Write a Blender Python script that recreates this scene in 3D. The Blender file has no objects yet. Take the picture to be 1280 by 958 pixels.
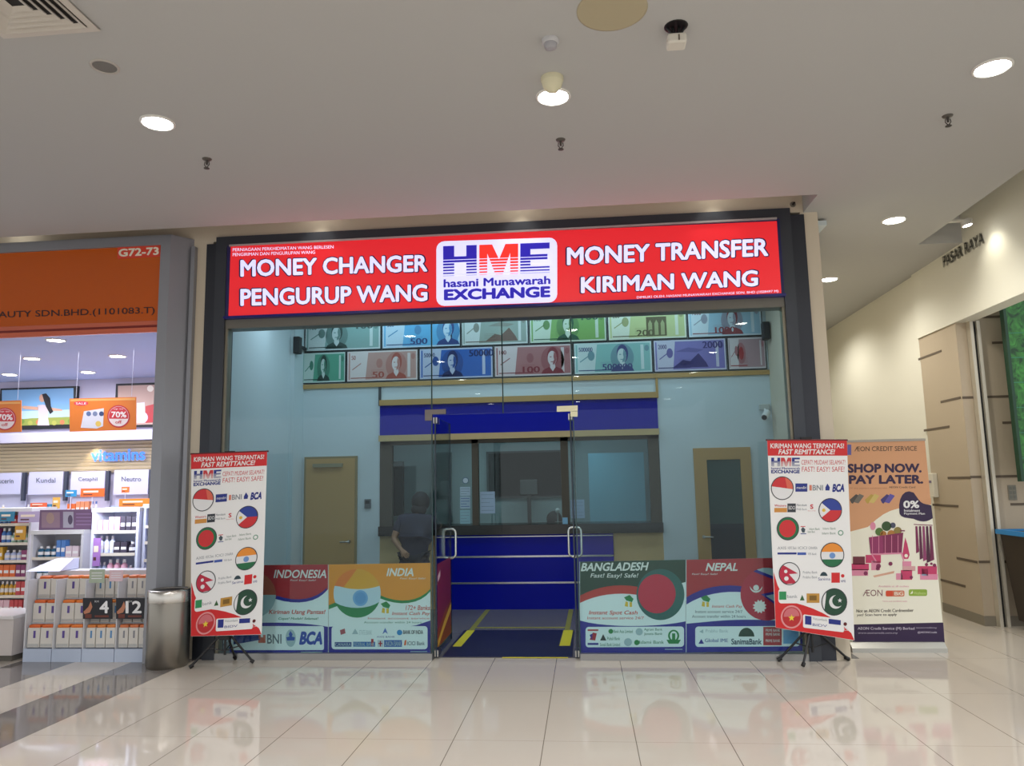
import bpy, bmesh, math, random
from mathutils import Vector, Matrix
random.seed(7)
C = bpy.context.scene.collection
SC = bpy.context.scene

# ------------------------------------------------------------------ camera
F_PX, YAW, PITCH, ROLL, CAM_D, CAM_H = 943.28, 0.09223, 0.13424, -0.01922, 7.531, 1.669
fwd = Vector((-math.sin(YAW) * math.cos(PITCH), math.cos(YAW) * math.cos(PITCH), math.sin(PITCH)))
r0 = Vector((math.cos(YAW), math.sin(YAW), 0.0))
u0 = r0.cross(fwd)
RIGHT = math.cos(ROLL) * r0 + math.sin(ROLL) * u0
UP = -math.sin(ROLL) * r0 + math.cos(ROLL) * u0
CAM = Vector((0, -CAM_D, CAM_H))
cam_data = bpy.data.cameras.new('camera')
cam_data.sensor_fit = 'HORIZONTAL'
cam_data.sensor_width = 36.0
cam_data.lens = F_PX / 1280 * 36.0
cam_data.clip_start = 0.05
cam = bpy.data.objects.new('camera', cam_data)
C.objects.link(cam)
M = Matrix((RIGHT, UP, -fwd)).transposed().to_4x4()
M.translation = CAM
cam.matrix_world = M
SC.camera = cam

# ------------------------------------------------------------------ colour management, world
SC.view_settings.view_transform = 'Standard'
SC.view_settings.look = 'None'
SC.view_settings.gamma = 1.0
SC.view_settings.use_curve_mapping = False
SC.view_settings.exposure = 1.1
world = bpy.data.worlds.new('world')
SC.world = world
world.use_nodes = True
bg = world.node_tree.nodes['Background']
bg.inputs[0].default_value = (0.96, 0.98, 1.0, 1)
bg.inputs[1].default_value = 0.55

SPOT_W = 42.0          # each mall downlight
COVE_W = 9.0           # small spots in the ceiling slots
SHOP_W = 7.5          # shop interior lamps
OFFICE_W = 6.0
PHARM_W = 44.0
CORR_W = 50.0


def light(name, kind, loc, power, color=(1, 1, 1), size=0.3, size_y=None, rot=(0, 0, 0), parent=None, angle=150, blend=0.6):
    d = bpy.data.lights.new(name, kind)
    d.energy = power
    d.color = color
    if kind == 'AREA':
        d.size = size
        if size_y:
            d.shape = 'RECTANGLE'
            d.size_y = size_y
    elif kind == 'SPOT':
        d.spot_size = math.radians(angle)
        d.spot_blend = blend
        d.shadow_soft_size = size
    else:
        d.shadow_soft_size = size
    o = bpy.data.objects.new(name, d)
    C.objects.link(o)
    o.location = loc
    o.rotation_euler = rot
    if parent:
        o.parent = parent
    return o


# lamps of the shop that hang above the sign's lower edge, out of sight
for lx in (-3.2, -0.9, 1.5):
    light('shop_lamp', 'AREA', (lx, 1.5, 4.15), SHOP_W, (0.74, 0.89, 1.0), 1.2, 0.6)
light('panel_strip_light', 'AREA', (-0.9, 2.55, 4.18), 8, (0.6, 0.88, 1.0), 5.4, 0.06, rot=(math.radians(25), 0, 0))
light('office_lamp', 'AREA', (-0.9, 3.4, 2.62), OFFICE_W, (0.85, 0.97, 1.0), 2.4, 0.5)


# ------------------------------------------------------------------ helpers
def lin(c):
    c /= 255.0
    return c / 12.92 if c <= 0.04045 else ((c + 0.055) / 1.055) ** 2.4


def rgb(h):
    if isinstance(h, tuple):
        return h
    h = h.lstrip('#')
    return tuple(lin(int(h[i:i + 2], 16)) for i in (0, 2, 4))


MATS = {}


def mat(color, rough=0.5, metal=0.0, emit=0.0, spec=0.5, noise=0.0):
    key = (color, rough, metal, emit, spec, noise)
    if key in MATS:
        return MATS[key]
    m = bpy.data.materials.new('m_' + str(len(MATS)))
    m.use_nodes = True
    nt = m.node_tree
    b = nt.nodes['Principled BSDF']
    c = (*rgb(color), 1)
    b.inputs['Base Color'].default_value = c
    b.inputs['Roughness'].default_value = rough
    b.inputs['Metallic'].default_value = metal
    b.inputs['Specular IOR Level'].default_value = spec
    if emit:
        b.inputs['Emission Color'].default_value = c
        b.inputs['Emission Strength'].default_value = emit
    if noise:
        n = nt.nodes.new('ShaderNodeTexNoise')
        n.inputs['Scale'].default_value = 6
        tc = nt.nodes.new('ShaderNodeTexCoord')
        nt.links.new(tc.outputs['Object'], n.inputs['Vector'])
        mx = nt.nodes.new('ShaderNodeMix')
        mx.data_type = 'RGBA'
        mx.inputs[6].default_value = tuple(v * (1 - noise) for v in c[:3]) + (1,)
        mx.inputs[7].default_value = tuple(min(1, v * (1 + noise)) for v in c[:3]) + (1,)
        nt.links.new(n.outputs['Fac'], mx.inputs[0])
        nt.links.new(mx.outputs[2], b.inputs['Base Color'])
    MATS[key] = m
    return m


def glass_mat(tint, refl=1.0):
    key = ('glass', tint, refl)
    if key in MATS:
        return MATS[key]
    m = bpy.data.materials.new('m_glass')
    m.use_nodes = True
    nt = m.node_tree
    nt.nodes.clear()
    out = nt.nodes.new('ShaderNodeOutputMaterial')
    mix = nt.nodes.new('ShaderNodeMixShader')
    tr = nt.nodes.new('ShaderNodeBsdfTransparent')
    tr.inputs[0].default_value = (*tint, 1)
    gl = nt.nodes.new('ShaderNodeBsdfGlossy')
    gl.inputs['Roughness'].default_value = 0.0
    fr = nt.nodes.new('ShaderNodeFresnel')
    fr.inputs[0].default_value = 1.45
    mu = nt.nodes.new('ShaderNodeMath')
    mu.operation = 'MULTIPLY'
    mu.inputs[1].default_value = refl
    nt.links.new(fr.outputs[0], mu.inputs[0])
    nt.links.new(mu.outputs[0], mix.inputs[0])
    nt.links.new(tr.outputs[0], mix.inputs[1])
    nt.links.new(gl.outputs[0], mix.inputs[2])
    nt.links.new(mix.outputs[0], out.inputs[0])
    MATS[key] = m
    return m


def ray(px, py):
    return fwd + RIGHT * ((px - 640) / F_PX) + UP * ((479 - py) / F_PX)


def at(px, py, Y=0.0):
    d = ray(px, py)
    return CAM + d * ((Y + CAM_D) / d.y)


def on_z(px, py, Z=0.0):
    d = ray(px, py)
    return CAM + d * ((Z - CAM_H) / d.z)


def on_x(px, py, X):
    d = ray(px, py)
    return CAM + d * (X / d.x)


class PlaneY:                                  # a sheet facing the concourse
    def __init__(self, Y):
        self.Y = Y

    def map(self, px, py, c=0.0):
        p = at(px, py, self.Y)
        p.y -= c
        return p


class PlaneX:                                  # a sheet on a wall that runs in depth; sign: which way it faces
    def __init__(self, X, sign=-1):
        self.X, self.s = X, sign

    def map(self, px, py, c=0.0):
        p = on_x(px, py, self.X)
        p.x += self.s * c
        return p


class Quad:                                    # a loose sheet given by its four corners TL TR BR BL
    def __init__(self, pxq, wq):
        self.p, self.w = pxq, [Vector(v) for v in wq]
        self.n = (self.w[1] - self.w[0]).cross(self.w[3] - self.w[0]).normalized()
        if self.n.y > 0:
            self.n = -self.n

    def bil(self, q, u, v):
        return q[0] * (1 - u) * (1 - v) + q[1] * u * (1 - v) + q[2] * u * v + q[3] * (1 - u) * v

    def map(self, px, py, c=0.0):
        q = [Vector(a) for a in self.p]
        u, v = 0.5, 0.5
        for _ in range(8):
            r = self.bil(q, u, v) - Vector((px, py))
            du = (q[1] - q[0]) * (1 - v) + (q[2] - q[3]) * v
            dv = (q[3] - q[0]) * (1 - u) + (q[2] - q[1]) * u
            det = du.x * dv.y - du.y * dv.x
            u -= (r.x * dv.y - r.y * dv.x) / det
            v -= (du.x * r.y - du.y * r.x) / det
        return self.bil(self.w, u, v) + self.n * c


TEXT = {}


def glyphs(s, bold):
    key = (s, bold)
    if key not in TEXT:
        cu = bpy.data.curves.new('lettering', 'FONT')
        cu.body = s
        cu.size = 1
        cu.dimensions = '2D'
        cu.fill_mode = 'FRONT'
        cu.offset = bold
        cu.resolution_u = 3
        ob = bpy.data.objects.new('lettering', cu)
        C.objects.link(ob)
        dg = bpy.context.evaluated_depsgraph_get()
        me = bpy.data.meshes.new_from_object(ob.evaluated_get(dg))
        TEXT[key] = ([(v.co.x, v.co.y) for v in me.vertices], [tuple(p.vertices) for p in me.polygons])
        bpy.data.objects.remove(ob)
        bpy.data.curves.remove(cu)
        bpy.data.meshes.remove(me)
    return TEXT[key]


def circle(cx, cy, r, n=28, ry=None):
    ry = ry or r
    return [(cx + r * math.cos(2 * math.pi * i / n), cy + ry * math.sin(2 * math.pi * i / n)) for i in range(n)]


def rrect(x0, y0, x1, y1, r, slope=0.0):
    out = []
    for cx, cy, a0 in ((x1 - r, y1 - r, 0), (x0 + r, y1 - r, 90), (x0 + r, y0 + r, 180), (x1 - r, y0 + r, 270)):
        for k in range(5):
            a = math.radians(a0 + k * 22.5)
            x, y = cx + r * math.cos(a), cy + r * math.sin(a)
            out.append((x, y + slope * (x - x0)))
    return out


def bez(p0, p1, p2, p3, n=10):
    return [tuple((1 - t) ** 3 * a + 3 * t * (1 - t) ** 2 * b + 3 * t * t * (1 - t) * c + t ** 3 * d for a, b, c, d in zip(p0, p1, p2, p3)) for t in [i / n for i in range(n + 1)]]


def clip(sub, conv):
    out = list(sub)
    n = len(conv)
    for i in range(n):
        a, b = conv[i], conv[(i + 1) % n]
        inp, out = out, []
        f = lambda p: (b[0] - a[0]) * (p[1] - a[1]) - (b[1] - a[1]) * (p[0] - a[0])
        for j in range(len(inp)):
            p, q = inp[j], inp[(j + 1) % len(inp)]
            fp, fq = f(p), f(q)
            if fp >= 0:
                out.append(p)
            if fp * fq < 0:
                t = fp / (fp - fq)
                out.append((p[0] + t * (q[0] - p[0]), p[1] + t * (q[1] - p[1])))
        if not out:
            return []
    return out


class MB:
    def __init__(self):
        self.v, self.f, self.m, self.mats, self.sm = [], [], [], [], []

    def mi(self, m):
        if not isinstance(m, bpy.types.Material):
            m = mat(m)
        if m not in self.mats:
            self.mats.append(m)
        return self.mats.index(m)

    def add(self, vs, fs, m, smooth=False):
        k, b = self.mi(m), len(self.v)
        self.v += [Vector(p) for p in vs]
        for f in fs:
            self.f.append([b + i for i in f])
            self.m.append(k)
            self.sm.append(smooth)

    def box(self, a, b, m):
        (x0, y0, z0), (x1, y1, z1) = a, b
        vs = [(x, y, z) for z in (z0, z1) for y in (y0, y1) for x in (x0, x1)]
        self.add(vs, [(0, 2, 3, 1), (4, 5, 7, 6), (0, 1, 5, 4), (2, 6, 7, 3), (0, 4, 6, 2), (1, 3, 7, 5)], m)
        return self

    def prism(self, foot, z0, z1, m):           # footprint in XY (counter-clockwise)
        n = len(foot)
        vs = [(x, y, z0) for x, y in foot] + [(x, y, z1) for x, y in foot]
        fs = [tuple(range(n - 1, -1, -1)), tuple(range(n, 2 * n))] + [(i, (i + 1) % n, n + (i + 1) % n, n + i) for i in range(n)]
        self.add(vs, fs, m)
        return self

    def poly(self, S, pts, c, m):
        if len(pts) > 2:
            self.add([S.map(x, y, c) for x, y in pts], [tuple(range(len(pts)))], m)
        return self

    def rect(self, S, x0, y0, x1, y1, c, m, slope=0.0):
        d = slope * (x1 - x0)
        return self.poly(S, [(x0, y0), (x1, y0 + d), (x1, y1 + d), (x0, y1)], c, m)

    def slab(self, S, pts, c, t, m, edge=None):  # flat outline of thickness t
        n = len(pts)
        vs = [S.map(x, y, c) for x, y in pts] + [S.map(x, y, c - t) for x, y in pts]
        self.add(vs, [tuple(range(n)), tuple(range(2 * n - 1, n - 1, -1))], m)
        self.add(vs, [(i, n + i, n + (i + 1) % n, (i + 1) % n) for i in range(n)], edge or m)
        return self

    def text(self, S, s, x0, x1, yb, yt, c, m, bold=0.0, shear=0.0, slope=0.0, t=0.0):
        vs, fs = glyphs(s, 0.0)
        if not vs:
            return self
        if bold > 0:
            base, bf = vs, fs
            vs, fs = [], []
            k = bold * 0.9
            rng = ((-k, 0), (k, 0)) if abs(yb - yt) < 4.6 else ((-k, 0), (k, 0), (0, k), (0, -k), (-.7 * k, .7 * k), (.7 * k, .7 * k), (-.7 * k, -.7 * k), (.7 * k, -.7 * k))
            for dx, dy in rng:
                n0 = len(vs)
                vs += [(x + dx, y + dy) for x, y in base]
                fs += [tuple(i + n0 for i in q) for q in bf]
        per = len(vs) // len(rng) if bold > 0 else 10 ** 9
        vs = [(x + shear * y, y) for x, y in vs]
        ax, bx = min(v[0] for v in vs), max(v[0] for v in vs)
        ay, by = min(v[1] for v in vs), max(v[1] for v in vs)
        out = []
        for x, y in vs:
            px = x0 + (x - ax) / (bx - ax) * (x1 - x0)
            py = yb + (y - ay) / (by - ay) * (yt - yb) + slope * (px - x0)
            out.append((px, py))
        self.add([S.map(px, py, c + 0.00012 * (i // per)) for i, (px, py) in enumerate(out)], fs, m)
        return self

    def cyl(self, p0, p1, r0, r1=None, m=None, n=16, caps=True):
        r1 = r0 if r1 is None else r1
        p0, p1 = Vector(p0), Vector(p1)
        d = (p1 - p0).normalized()
        a = d.orthogonal().normalized()
        b = d.cross(a)
        ring = lambda p, r: [p + (a * math.cos(2 * math.pi * i / n) + b * math.sin(2 * math.pi * i / n)) * r for i in range(n)]
        vs = ring(p0, r0) + ring(p1, r1)
        self.add(vs, [(i, (i + 1) % n, n + (i + 1) % n, n + i) for i in range(n)], m, True)
        if caps:
            self.add(vs, [tuple(range(n - 1, -1, -1)), tuple(range(n, 2 * n))], m)
        return self

    def lathe(self, cx, cy, prof, m, n=32):      # prof: list of (radius, z)
        vs, fs = [], []
        for r, z in prof:
            vs += [(cx + r * math.cos(2 * math.pi * i / n), cy + r * math.sin(2 * math.pi * i / n), z) for i in range(n)]
        for k in range(len(prof) - 1):
            fs += [(k * n + i, k * n + (i + 1) % n, (k + 1) * n + (i + 1) % n, (k + 1) * n + i) for i in range(n)]
        self.add(vs, fs, m, True)
        self.add(vs, [tuple(range(n - 1, -1, -1)), tuple(range((len(prof) - 1) * n, len(prof) * n))], m)
        return self

    def ball(self, c, r, m, nu=16, nv=10, sx=1, sy=1, sz=1):
        vs, fs = [], []
        for j in range(nv + 1):
            th = math.pi * j / nv
            for i in range(nu):
                ph = 2 * math.pi * i / nu
                vs.append((c[0] + r * sx * math.sin(th) * math.cos(ph), c[1] + r * sy * math.sin(th) * math.sin(ph), c[2] + r * sz * math.cos(th)))
        for j in range(nv):
            for i in range(nu):
                fs.append((j * nu + i, (j + 1) * nu + i, (j + 1) * nu + (i + 1) % nu, j * nu + (i + 1) % nu))
        self.add(vs, fs, m, True)
        return self

    def tube(self, pts, r, m, n=10, closed=False):
        pts = [Vector(p) for p in pts]
        k = len(pts)
        vs, fs = [], []
        for i in range(k):
            t = (pts[(i + 1) % k] - pts[i - 1]) if closed else (pts[min(i + 1, k - 1)] - pts[max(i - 1, 0)])
            t.normalize()
            ref = Vector((0, 1, 0)) if abs(t.y) < 0.9 else Vector((1, 0, 0))
            a = t.cross(ref).normalized()
            b = t.cross(a)
            vs += [pts[i] + (a * math.cos(2 * math.pi * j / n) + b * math.sin(2 * math.pi * j / n)) * r for j in range(n)]
        for i in range(k if closed else k - 1):
            i2 = (i + 1) % k
            fs += [(i * n + j, i * n + (j + 1) % n, i2 * n + (j + 1) % n, i2 * n + j) for j in range(n)]
        self.add(vs, fs, m, True)
        if not closed:
            self.add(vs, [tuple(range(n - 1, -1, -1)), tuple(range((k - 1) * n, k * n))], m)
        return self

    def build(self, name, parent=None, loc=None, bevel=0.0):
        off = Vector((0, 0, 0))
        if parent is not None:
            q = parent
            while q is not None:
                off += Vector(q.location)
                q = q.parent
        elif loc is not None:
            off = Vector(loc)
        me = bpy.data.meshes.new(name)
        me.from_pydata([v - off for v in self.v], [], self.f)
        for m in self.mats:
            me.materials.append(m)
        me.polygons.foreach_set('material_index', self.m)
        me.polygons.foreach_set('use_smooth', self.sm)
        me.update()
        o = bpy.data.objects.new(name, me)
        C.objects.link(o)
        if parent is not None:
            o.parent = parent
        elif loc is not None:
            o.location = loc
        if bevel:
            b = o.modifiers.new('bevel', 'BEVEL')
            b.width = bevel
            b.segments = 2
            b.limit_method = 'ANGLE'
        return o


def tag(o, label, cat, group=None, kind=None):
    if label:
        o['label'] = label
    if cat:
        o['category'] = cat
    if group:
        o['group'] = group
    if kind:
        o['kind'] = kind
    return o


def struct(o):
    o['kind'] = 'structure'
    return o


def thing(name, label, cat, loc, group=None):
    o = bpy.data.objects.new(name, None)
    o.empty_display_size = 0.05
    C.objects.link(o)
    o.location = loc
    return tag(o, label, cat, group)


def kids(o, known):
    return [c for c in known if c.parent == o]


def dup(root, loc, label=None, group=None):     # a copy of a thing with copies of its parts and sub-parts
    known = list(bpy.data.objects)
    r = root.copy()
    C.objects.link(r)
    r.location = loc
    if label:
        r['label'] = label
    if group:
        r['group'] = group
    for ch in kids(root, known):
        c = ch.copy()
        C.objects.link(c)
        c.parent = r
        for g in kids(ch, known):
            d = g.copy()
            C.objects.link(d)
            d.parent = c
    return r


# ------------------------------------------------------------------ materials of the setting
def floor_material():
    m = bpy.data.materials.new('m_floor_tiles')
    m.use_nodes = True
    nt = m.node_tree
    L = nt.links.new
    b = nt.nodes['Principled BSDF']
    g = nt.nodes.new('ShaderNodeNewGeometry')
    s = nt.nodes.new('ShaderNodeSeparateXYZ')
    L(g.outputs['Position'], s.inputs[0])

    def math_(op, a, bb=None, cc=None):
        n = nt.nodes.new('ShaderNodeMath')
        n.operation = op
        for i, q in enumerate((a, bb, cc)):
            if q is None:
                continue
            if isinstance(q, (int, float)):
                n.inputs[i].default_value = q
            else:
                L(q, n.inputs[i])
        return n.outputs[0]

    def grout(sock, period, phase, w):
        t = math_('SUBTRACT', sock, phase)
        t = math_('DIVIDE', t, period)
        t = math_('FRACT', t)
        t = math_('SUBTRACT', t, 0.5)
        t = math_('ABSOLUTE', t)
        return math_('GREATER_THAN', t, 0.5 - w / period)
    gx = grout(s.outputs[0], 0.6, -2.718, 0.0028)
    gy = grout(s.outputs[1], 1.2, -1.12, 0.0012)
    # dark stone bands run in depth along the pharmacy side
    t = math_('ADD', s.outputs[0], 4.518)
    d1 = math_('MULTIPLY', math_('GREATER_THAN', t, 0.0), math_('LESS_THAN', t, 0.6))
    d2 = math_('MULTIPLY', math_('GREATER_THAN', t, -1.2), math_('LESS_THAN', t, -0.6))
    dark = math_('MAXIMUM', d1, d2)
    nz = nt.nodes.new('ShaderNodeTexNoise')
    nz.inputs['Scale'].default_value = 1.3
    nz.inputs['Detail'].default_value = 6
    mc = nt.nodes.new('ShaderNodeMix')
    mc.data_type = 'RGBA'
    mc.inputs[6].default_value = (*rgb('#b6ada0'), 1)
    mc.inputs[7].default_value = (*rgb('#c6beb1'), 1)
    L(nz.outputs['Fac'], mc.inputs[0])
    md = nt.nodes.new('ShaderNodeMix')
    md.data_type = 'RGBA'
    L(dark, md.inputs[0])
    L(mc.outputs[2], md.inputs[6])
    md.inputs[7].default_value = (*rgb('#75706c'), 1)
    mg = nt.nodes.new('ShaderNodeMix')
    mg.data_type = 'RGBA'
    L(math_('MAXIMUM', gx, gy), mg.inputs[0])
    L(md.outputs[2], mg.inputs[6])
    mg.inputs[7].default_value = (*rgb('#6f675c'), 1)
    L(mg.outputs[2], b.inputs['Base Color'])
    b.inputs['Roughness'].default_value = 0.06
    b.inputs['Specular IOR Level'].default_value = 0.45
    return m


CEIL = mat('#b2b2b0', 0.9, spec=0.1)
WALL = mat('#cdc2ae', 0.8, spec=0.2)
CREAM = mat('#d9d7ca', 0.8, spec=0.2)
FRAME = mat('#33363e', 0.38, 0.35)
FRAME2 = mat('#3d4148', 0.38, 0.35)
STEEL = mat('#b9b6b0', 0.28, 1.0)
CHROME = mat('#d8d8d6', 0.15, 1.0)
BLACK = mat('#0c0c0e', 0.45)
ALU = mat('#93959b', 0.4, 0.45)
SHOPWALL = mat('#c9d4d8', 0.7, spec=0.3)
TAN = mat('#b8925a', 0.5)
TAN2 = mat('#c2a878', 0.5)
NAVY = mat('#03129a', 0.3, spec=0.15)
WHITE = mat('#e6e6e4', 0.5)

# ------------------------------------------------------------------ floor, ceiling, walls
CZ = 4.325
SE = -0.48                                     # near edge of the slot above the shop fronts
struct(MB().box((-14, -20, -0.1), (9, 9.2, 0), floor_material()).build('floor'))
ce = MB()
ce.box((-14, -20, CZ), (3.915, SE, 4.8), CEIL)
ce.box((2.273, SE, CZ), (3.915, 1.28, 4.8), CEIL)
ce.box((2.273, 1.28, CZ), (4.6, 9.2, 4.8), CEIL)
ce.box((-14, SE, 4.76), (2.273, 0.2, 4.8), CEIL)
ce.box((3.915, -20, 4.76), (4.6, 1.28, 4.8), CEIL)
struct(ce.build('ceiling'))
wf = MB()
wf.box((-14, 0.0, 4.33), (2.41, 0.2, 4.76), WALL)           # above the fronts
wf.box((-4.118, 0.0, 0), (-3.9, 0.2, 4.33), WALL)           # between the pharmacy and the shop
struct(wf.build('wall_front'))
struct(MB().prism([(2.24, 0.0), (2.41, 0.0), (2.66, 0.9), (2.66, 9), (2.56, 9), (2.56, 0.9), (2.24, 0.2)], 0, 4.33, WALL).build('wall_partition'))
wr = MB()
wr.box((4.44, 2.66, 0), (4.6, 9.0, CZ), CREAM)
wr.box((4.40, -20, 3.465), (4.6, 2.66, 4.76), CREAM)        # bulkhead with the lettering
struct(wr.build('wall_right'))
struct(MB().box((2.66, 6.4, 0), (4.44, 6.5, CZ), CREAM).build('wall_back'))

# tiled wall beside the supermarket entrance
TILE = mat('#b0a28d', 0.5)
GROOVE = mat('#5b4f42', 0.6)
tw = MB()
tw.prism([(4.42, 1.67), (6.4, 1.67), (6.4, 2.66), (4.42, 2.66)], 0.0, 3.465, TILE)
tw.box((4.62, 1.67, 3.465), (6.4, 2.66, 4.4), TILE)
SX = PlaneX(4.42)
for (a, b) in (((1148, 449), (1177, 439.5)), ((1176, 503), (1201, 497)), ((1155, 538), (1187, 534)), ((1185, 599), (1214, 596)), ((1166, 632), (1198, 632.5)), ((1196, 698), (1222, 703)), ((1176, 725), (1207, 733.5))):
    p, q = on_x(*a, 4.42), on_x(*b, 4.42)
    z = (p.z + q.z) / 2
    tw.box((4.416, max(1.668, min(p.y, q.y)), z - 0.014), (4.424, max(p.y, q.y), z + 0.014), GROOVE)
for (a, b) in (((1215, 397), (1250, 396)), ((1201, 497), (1262, 496)), ((1240, 429), (1259, 428)), ((1253, 529), (1268, 528)), ((1214, 596), (1274, 596)), ((1263, 631), (1290, 630)), ((1222, 703), (1279, 702))):
    p, q = at(*a, 1.67), at(*b, 1.67)
    z = (p.z + q.z) / 2
    tw.box((p.x if p.x > 4.45 else 4.418, 1.666, z - 0.014), (q.x, 1.674, z + 0.014), GROOVE)
struct(tw.build('wall_tiled'))
bs = MB()
bs.prism([(4.412, 1.662), (6.4, 1.662), (6.4, 1.67), (4.42, 1.67), (4.42, 2.66), (4.412, 2.66)], 0, 0.11, mat('#7d7668', 0.4))
struct(bs.build('baseboard_right'))
# shutter guide of the supermarket entrance
gx = at(1255, 783, 1.62).x
sg = thing('shutter_guide', 'tall pale metal shutter guide with a black slot on the tiled wall', 'shutter guide', (gx, 1.62, 0))
g = MB()
g.box((gx - 0.055, 1.58, 0), (gx - 0.02, 1.666, 3.465), mat('#c9c3b4', 0.4, 0.3))
g.box((gx + 0.02, 1.58, 0), (gx + 0.055, 1.666, 3.465), mat('#c9c3b4', 0.4, 0.3))
g.build('rail', sg)
MB().box((gx - 0.02, 1.62, 0), (gx + 0.02, 1.666, 3.465), BLACK).build('slot', sg)


# ------------------------------------------------------------------ ceiling fittings
def downlight(loc, label, group, power, color=(0.98, 0.97, 1.0), r=0.1, angle=155, watts_on=True):
    t = thing('ceiling_downlight', label, 'ceiling light', loc, group)
    x, y, z = loc
    MB().lathe(x, y, [(r + 0.022, z), (r + 0.022, z - 0.006), (r + 0.008, z - 0.014), (r + 0.002, z - 0.008), (r + 0.002, z)], mat('#d8d6d0', 0.4)).build('trim_ring', t)
    MB().lathe(x, y, [(r, z - 0.004), (r * 0.7, z - 0.012), (0.01, z - 0.014)], mat((1.0, 0.97, 0.9), 0.4, emit=22)).build('diffuser', t)
    if power:
        light('lamp_light', 'SPOT', (0, 0, -0.05), power, color, 0.09, parent=t, angle=angle, blend=0.7)
    return t


DLX = (-3.0, -0.13, 2.75)
names = {(0, 0): 'round recessed ceiling downlight above the orange pharmacy sign', (1, 0): 'round recessed ceiling downlight glowing in front of the cream dome sensor', (2, 0): 'round recessed ceiling downlight near the right edge, in front of the wall lettering'}
rows = [-2.62, -5.4, -8.25, -11.1, -14.1, -17.0]
for j, y in enumerate(rows):
    for i, x in enumerate(DLX):
        if j == 0:
            downlight((x, y, CZ), names[(i, 0)], 'concourse downlights', SPOT_W * 0.75)
        else:
            downlight((x, y, CZ), 'round recessed downlight in the concourse ceiling behind the viewer', 'downlights behind the viewer', SPOT_W * 2.9)
downlight((3.29, 0.365, CZ), 'round recessed downlight at the mouth of the cream corridor', 'corridor downlights', CORR_W, (1, 0.96, 0.87))
downlight((3.35, 2.676, CZ), 'round recessed downlight deeper in the cream corridor', 'corridor downlights', CORR_W, (1, 0.96, 0.87))
light('corridor_fill', 'SPOT', (3.4, 4.9, CZ - 0.05), CORR_W, (1, 0.96, 0.87), 0.09, angle=155)  # added light deep in the corridor, with no fitting of its own


def cove_spot(x, y, label, group, power=COVE_W, color=(1, 0.95, 0.84)):
    t = thing('recessed_spotlight', label, 'spotlight', (x, y, 4.76), group)
    MB().cyl((x, y, 4.76), (x, y, 4.70), 0.045, 0.05, mat('#cfcdc8', 0.4), 18).build('housing', t)
    MB().lathe(x, y, [(0.036, 4.699), (0.02, 4.696), (0.004, 4.695)], mat((1, 0.97, 0.9), 0.4, emit=20), 18).build('lens', t)
    light('spot_light', 'SPOT', (0, 0, -0.075), power, color, 0.03, parent=t, angle=70, blend=0.8)


for px, nm in ((395, 'small spotlight in the ceiling slot over the left part of the red sign'), (650, 'small spotlight in the ceiling slot over the middle of the red sign'), (895, 'small spotlight in the ceiling slot over the right part of the red sign'), (15, 'small spotlight in the ceiling slot over the orange pharmacy sign')):
    cove_spot(at(px, 285, -0.15).x, -0.17, nm, 'spotlights above the shop signs')
sl = thing('slot_spotlight', 'small bright spotlight in the ceiling slot above the wall lettering', 'spotlight', (4.2, 0.45, CZ))
x, y = 4.12, 0.62
MB().box((3.915, y - 0.03, CZ + 0.03), (x + 0.06, y + 0.03, CZ + 0.05), mat('#c8c6c0', 0.4)).build('bracket', sl)
MB().cyl((x, y, CZ + 0.05), (x + 0.015, y, CZ - 0.015), 0.05, 0.055, mat('#c8c6c0', 0.4), 18).build('housing', sl)
MB().cyl((x + 0.015, y, CZ - 0.014), (x + 0.016, y, CZ - 0.02), 0.044, 0.04, mat((1, 0.97, 0.9), 0.4, emit=18), 18).build('lens', sl)
light('slot_light', 'SPOT', (4.14 - 4.2, y - 0.45, -0.03), 5, (1, 0.95, 0.8), 0.04, rot=(0, math.radians(-28), 0), parent=sl, angle=110, blend=0.8)


def sprinkler(loc, label, group):
    x, y, z = loc
    t = thing('fire_sprinkler', label, 'sprinkler', loc, group)
    MB().lathe(x, y, [(0.038, z), (0.034, z - 0.008), (0.014, z - 0.012)], mat('#54504a', 0.5), 18).build('escutcheon', t)
    b = MB()
    b.cyl((x, y, z - 0.01), (x, y, z - 0.05), 0.010, 0.008, mat('#3a3632', 0.5), 10)
    b.tube([(x - 0.016, y, z - 0.025), (x - 0.02, y, z - 0.05), (x, y, z - 0.075)], 0.004, mat('#3a3632', 0.5), 6)
    b.tube([(x + 0.016, y, z - 0.025), (x + 0.02, y, z - 0.05), (x, y, z - 0.075)], 0.004, mat('#3a3632', 0.5), 6)
    b.build('nozzle', t)
    MB().lathe(x, y, [(0.006, z - 0.072), (0.022, z - 0.078), (0.022, z - 0.083), (0.004, z - 0.084)], mat('#3a3632', 0.5), 14).build('deflector', t)


sprinkler((-2.95, -1.99, CZ), 'small dark fire sprinkler below the downlight over the pharmacy', 'ceiling sprinklers')
sprinkler((-0.1, -1.95, CZ), 'small dark fire sprinkler on the ceiling over the middle of the red sign', 'ceiling sprinklers')
sprinkler((2.77, -1.955, CZ), 'small dark fire sprinkler on the ceiling at the right near the corridor', 'ceiling sprinklers')
p = at(992, 257, -0.02)
sp = thing('wall_sprinkler', 'small black sidewall sprinkler above the right top corner of the grey frame', 'sprinkler', (p.x, 0.0, 4.43))
MB().cyl((p.x, 0, 4.415), (p.x, -0.008, 4.415), 0.03, 0.026, mat('#7c766c', 0.5)).build('escutcheon', sp)
MB().cyl((p.x, -0.008, 4.415), (p.x, -0.05, 4.415), 0.014, 0.01, BLACK).build('nozzle', sp)

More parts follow.
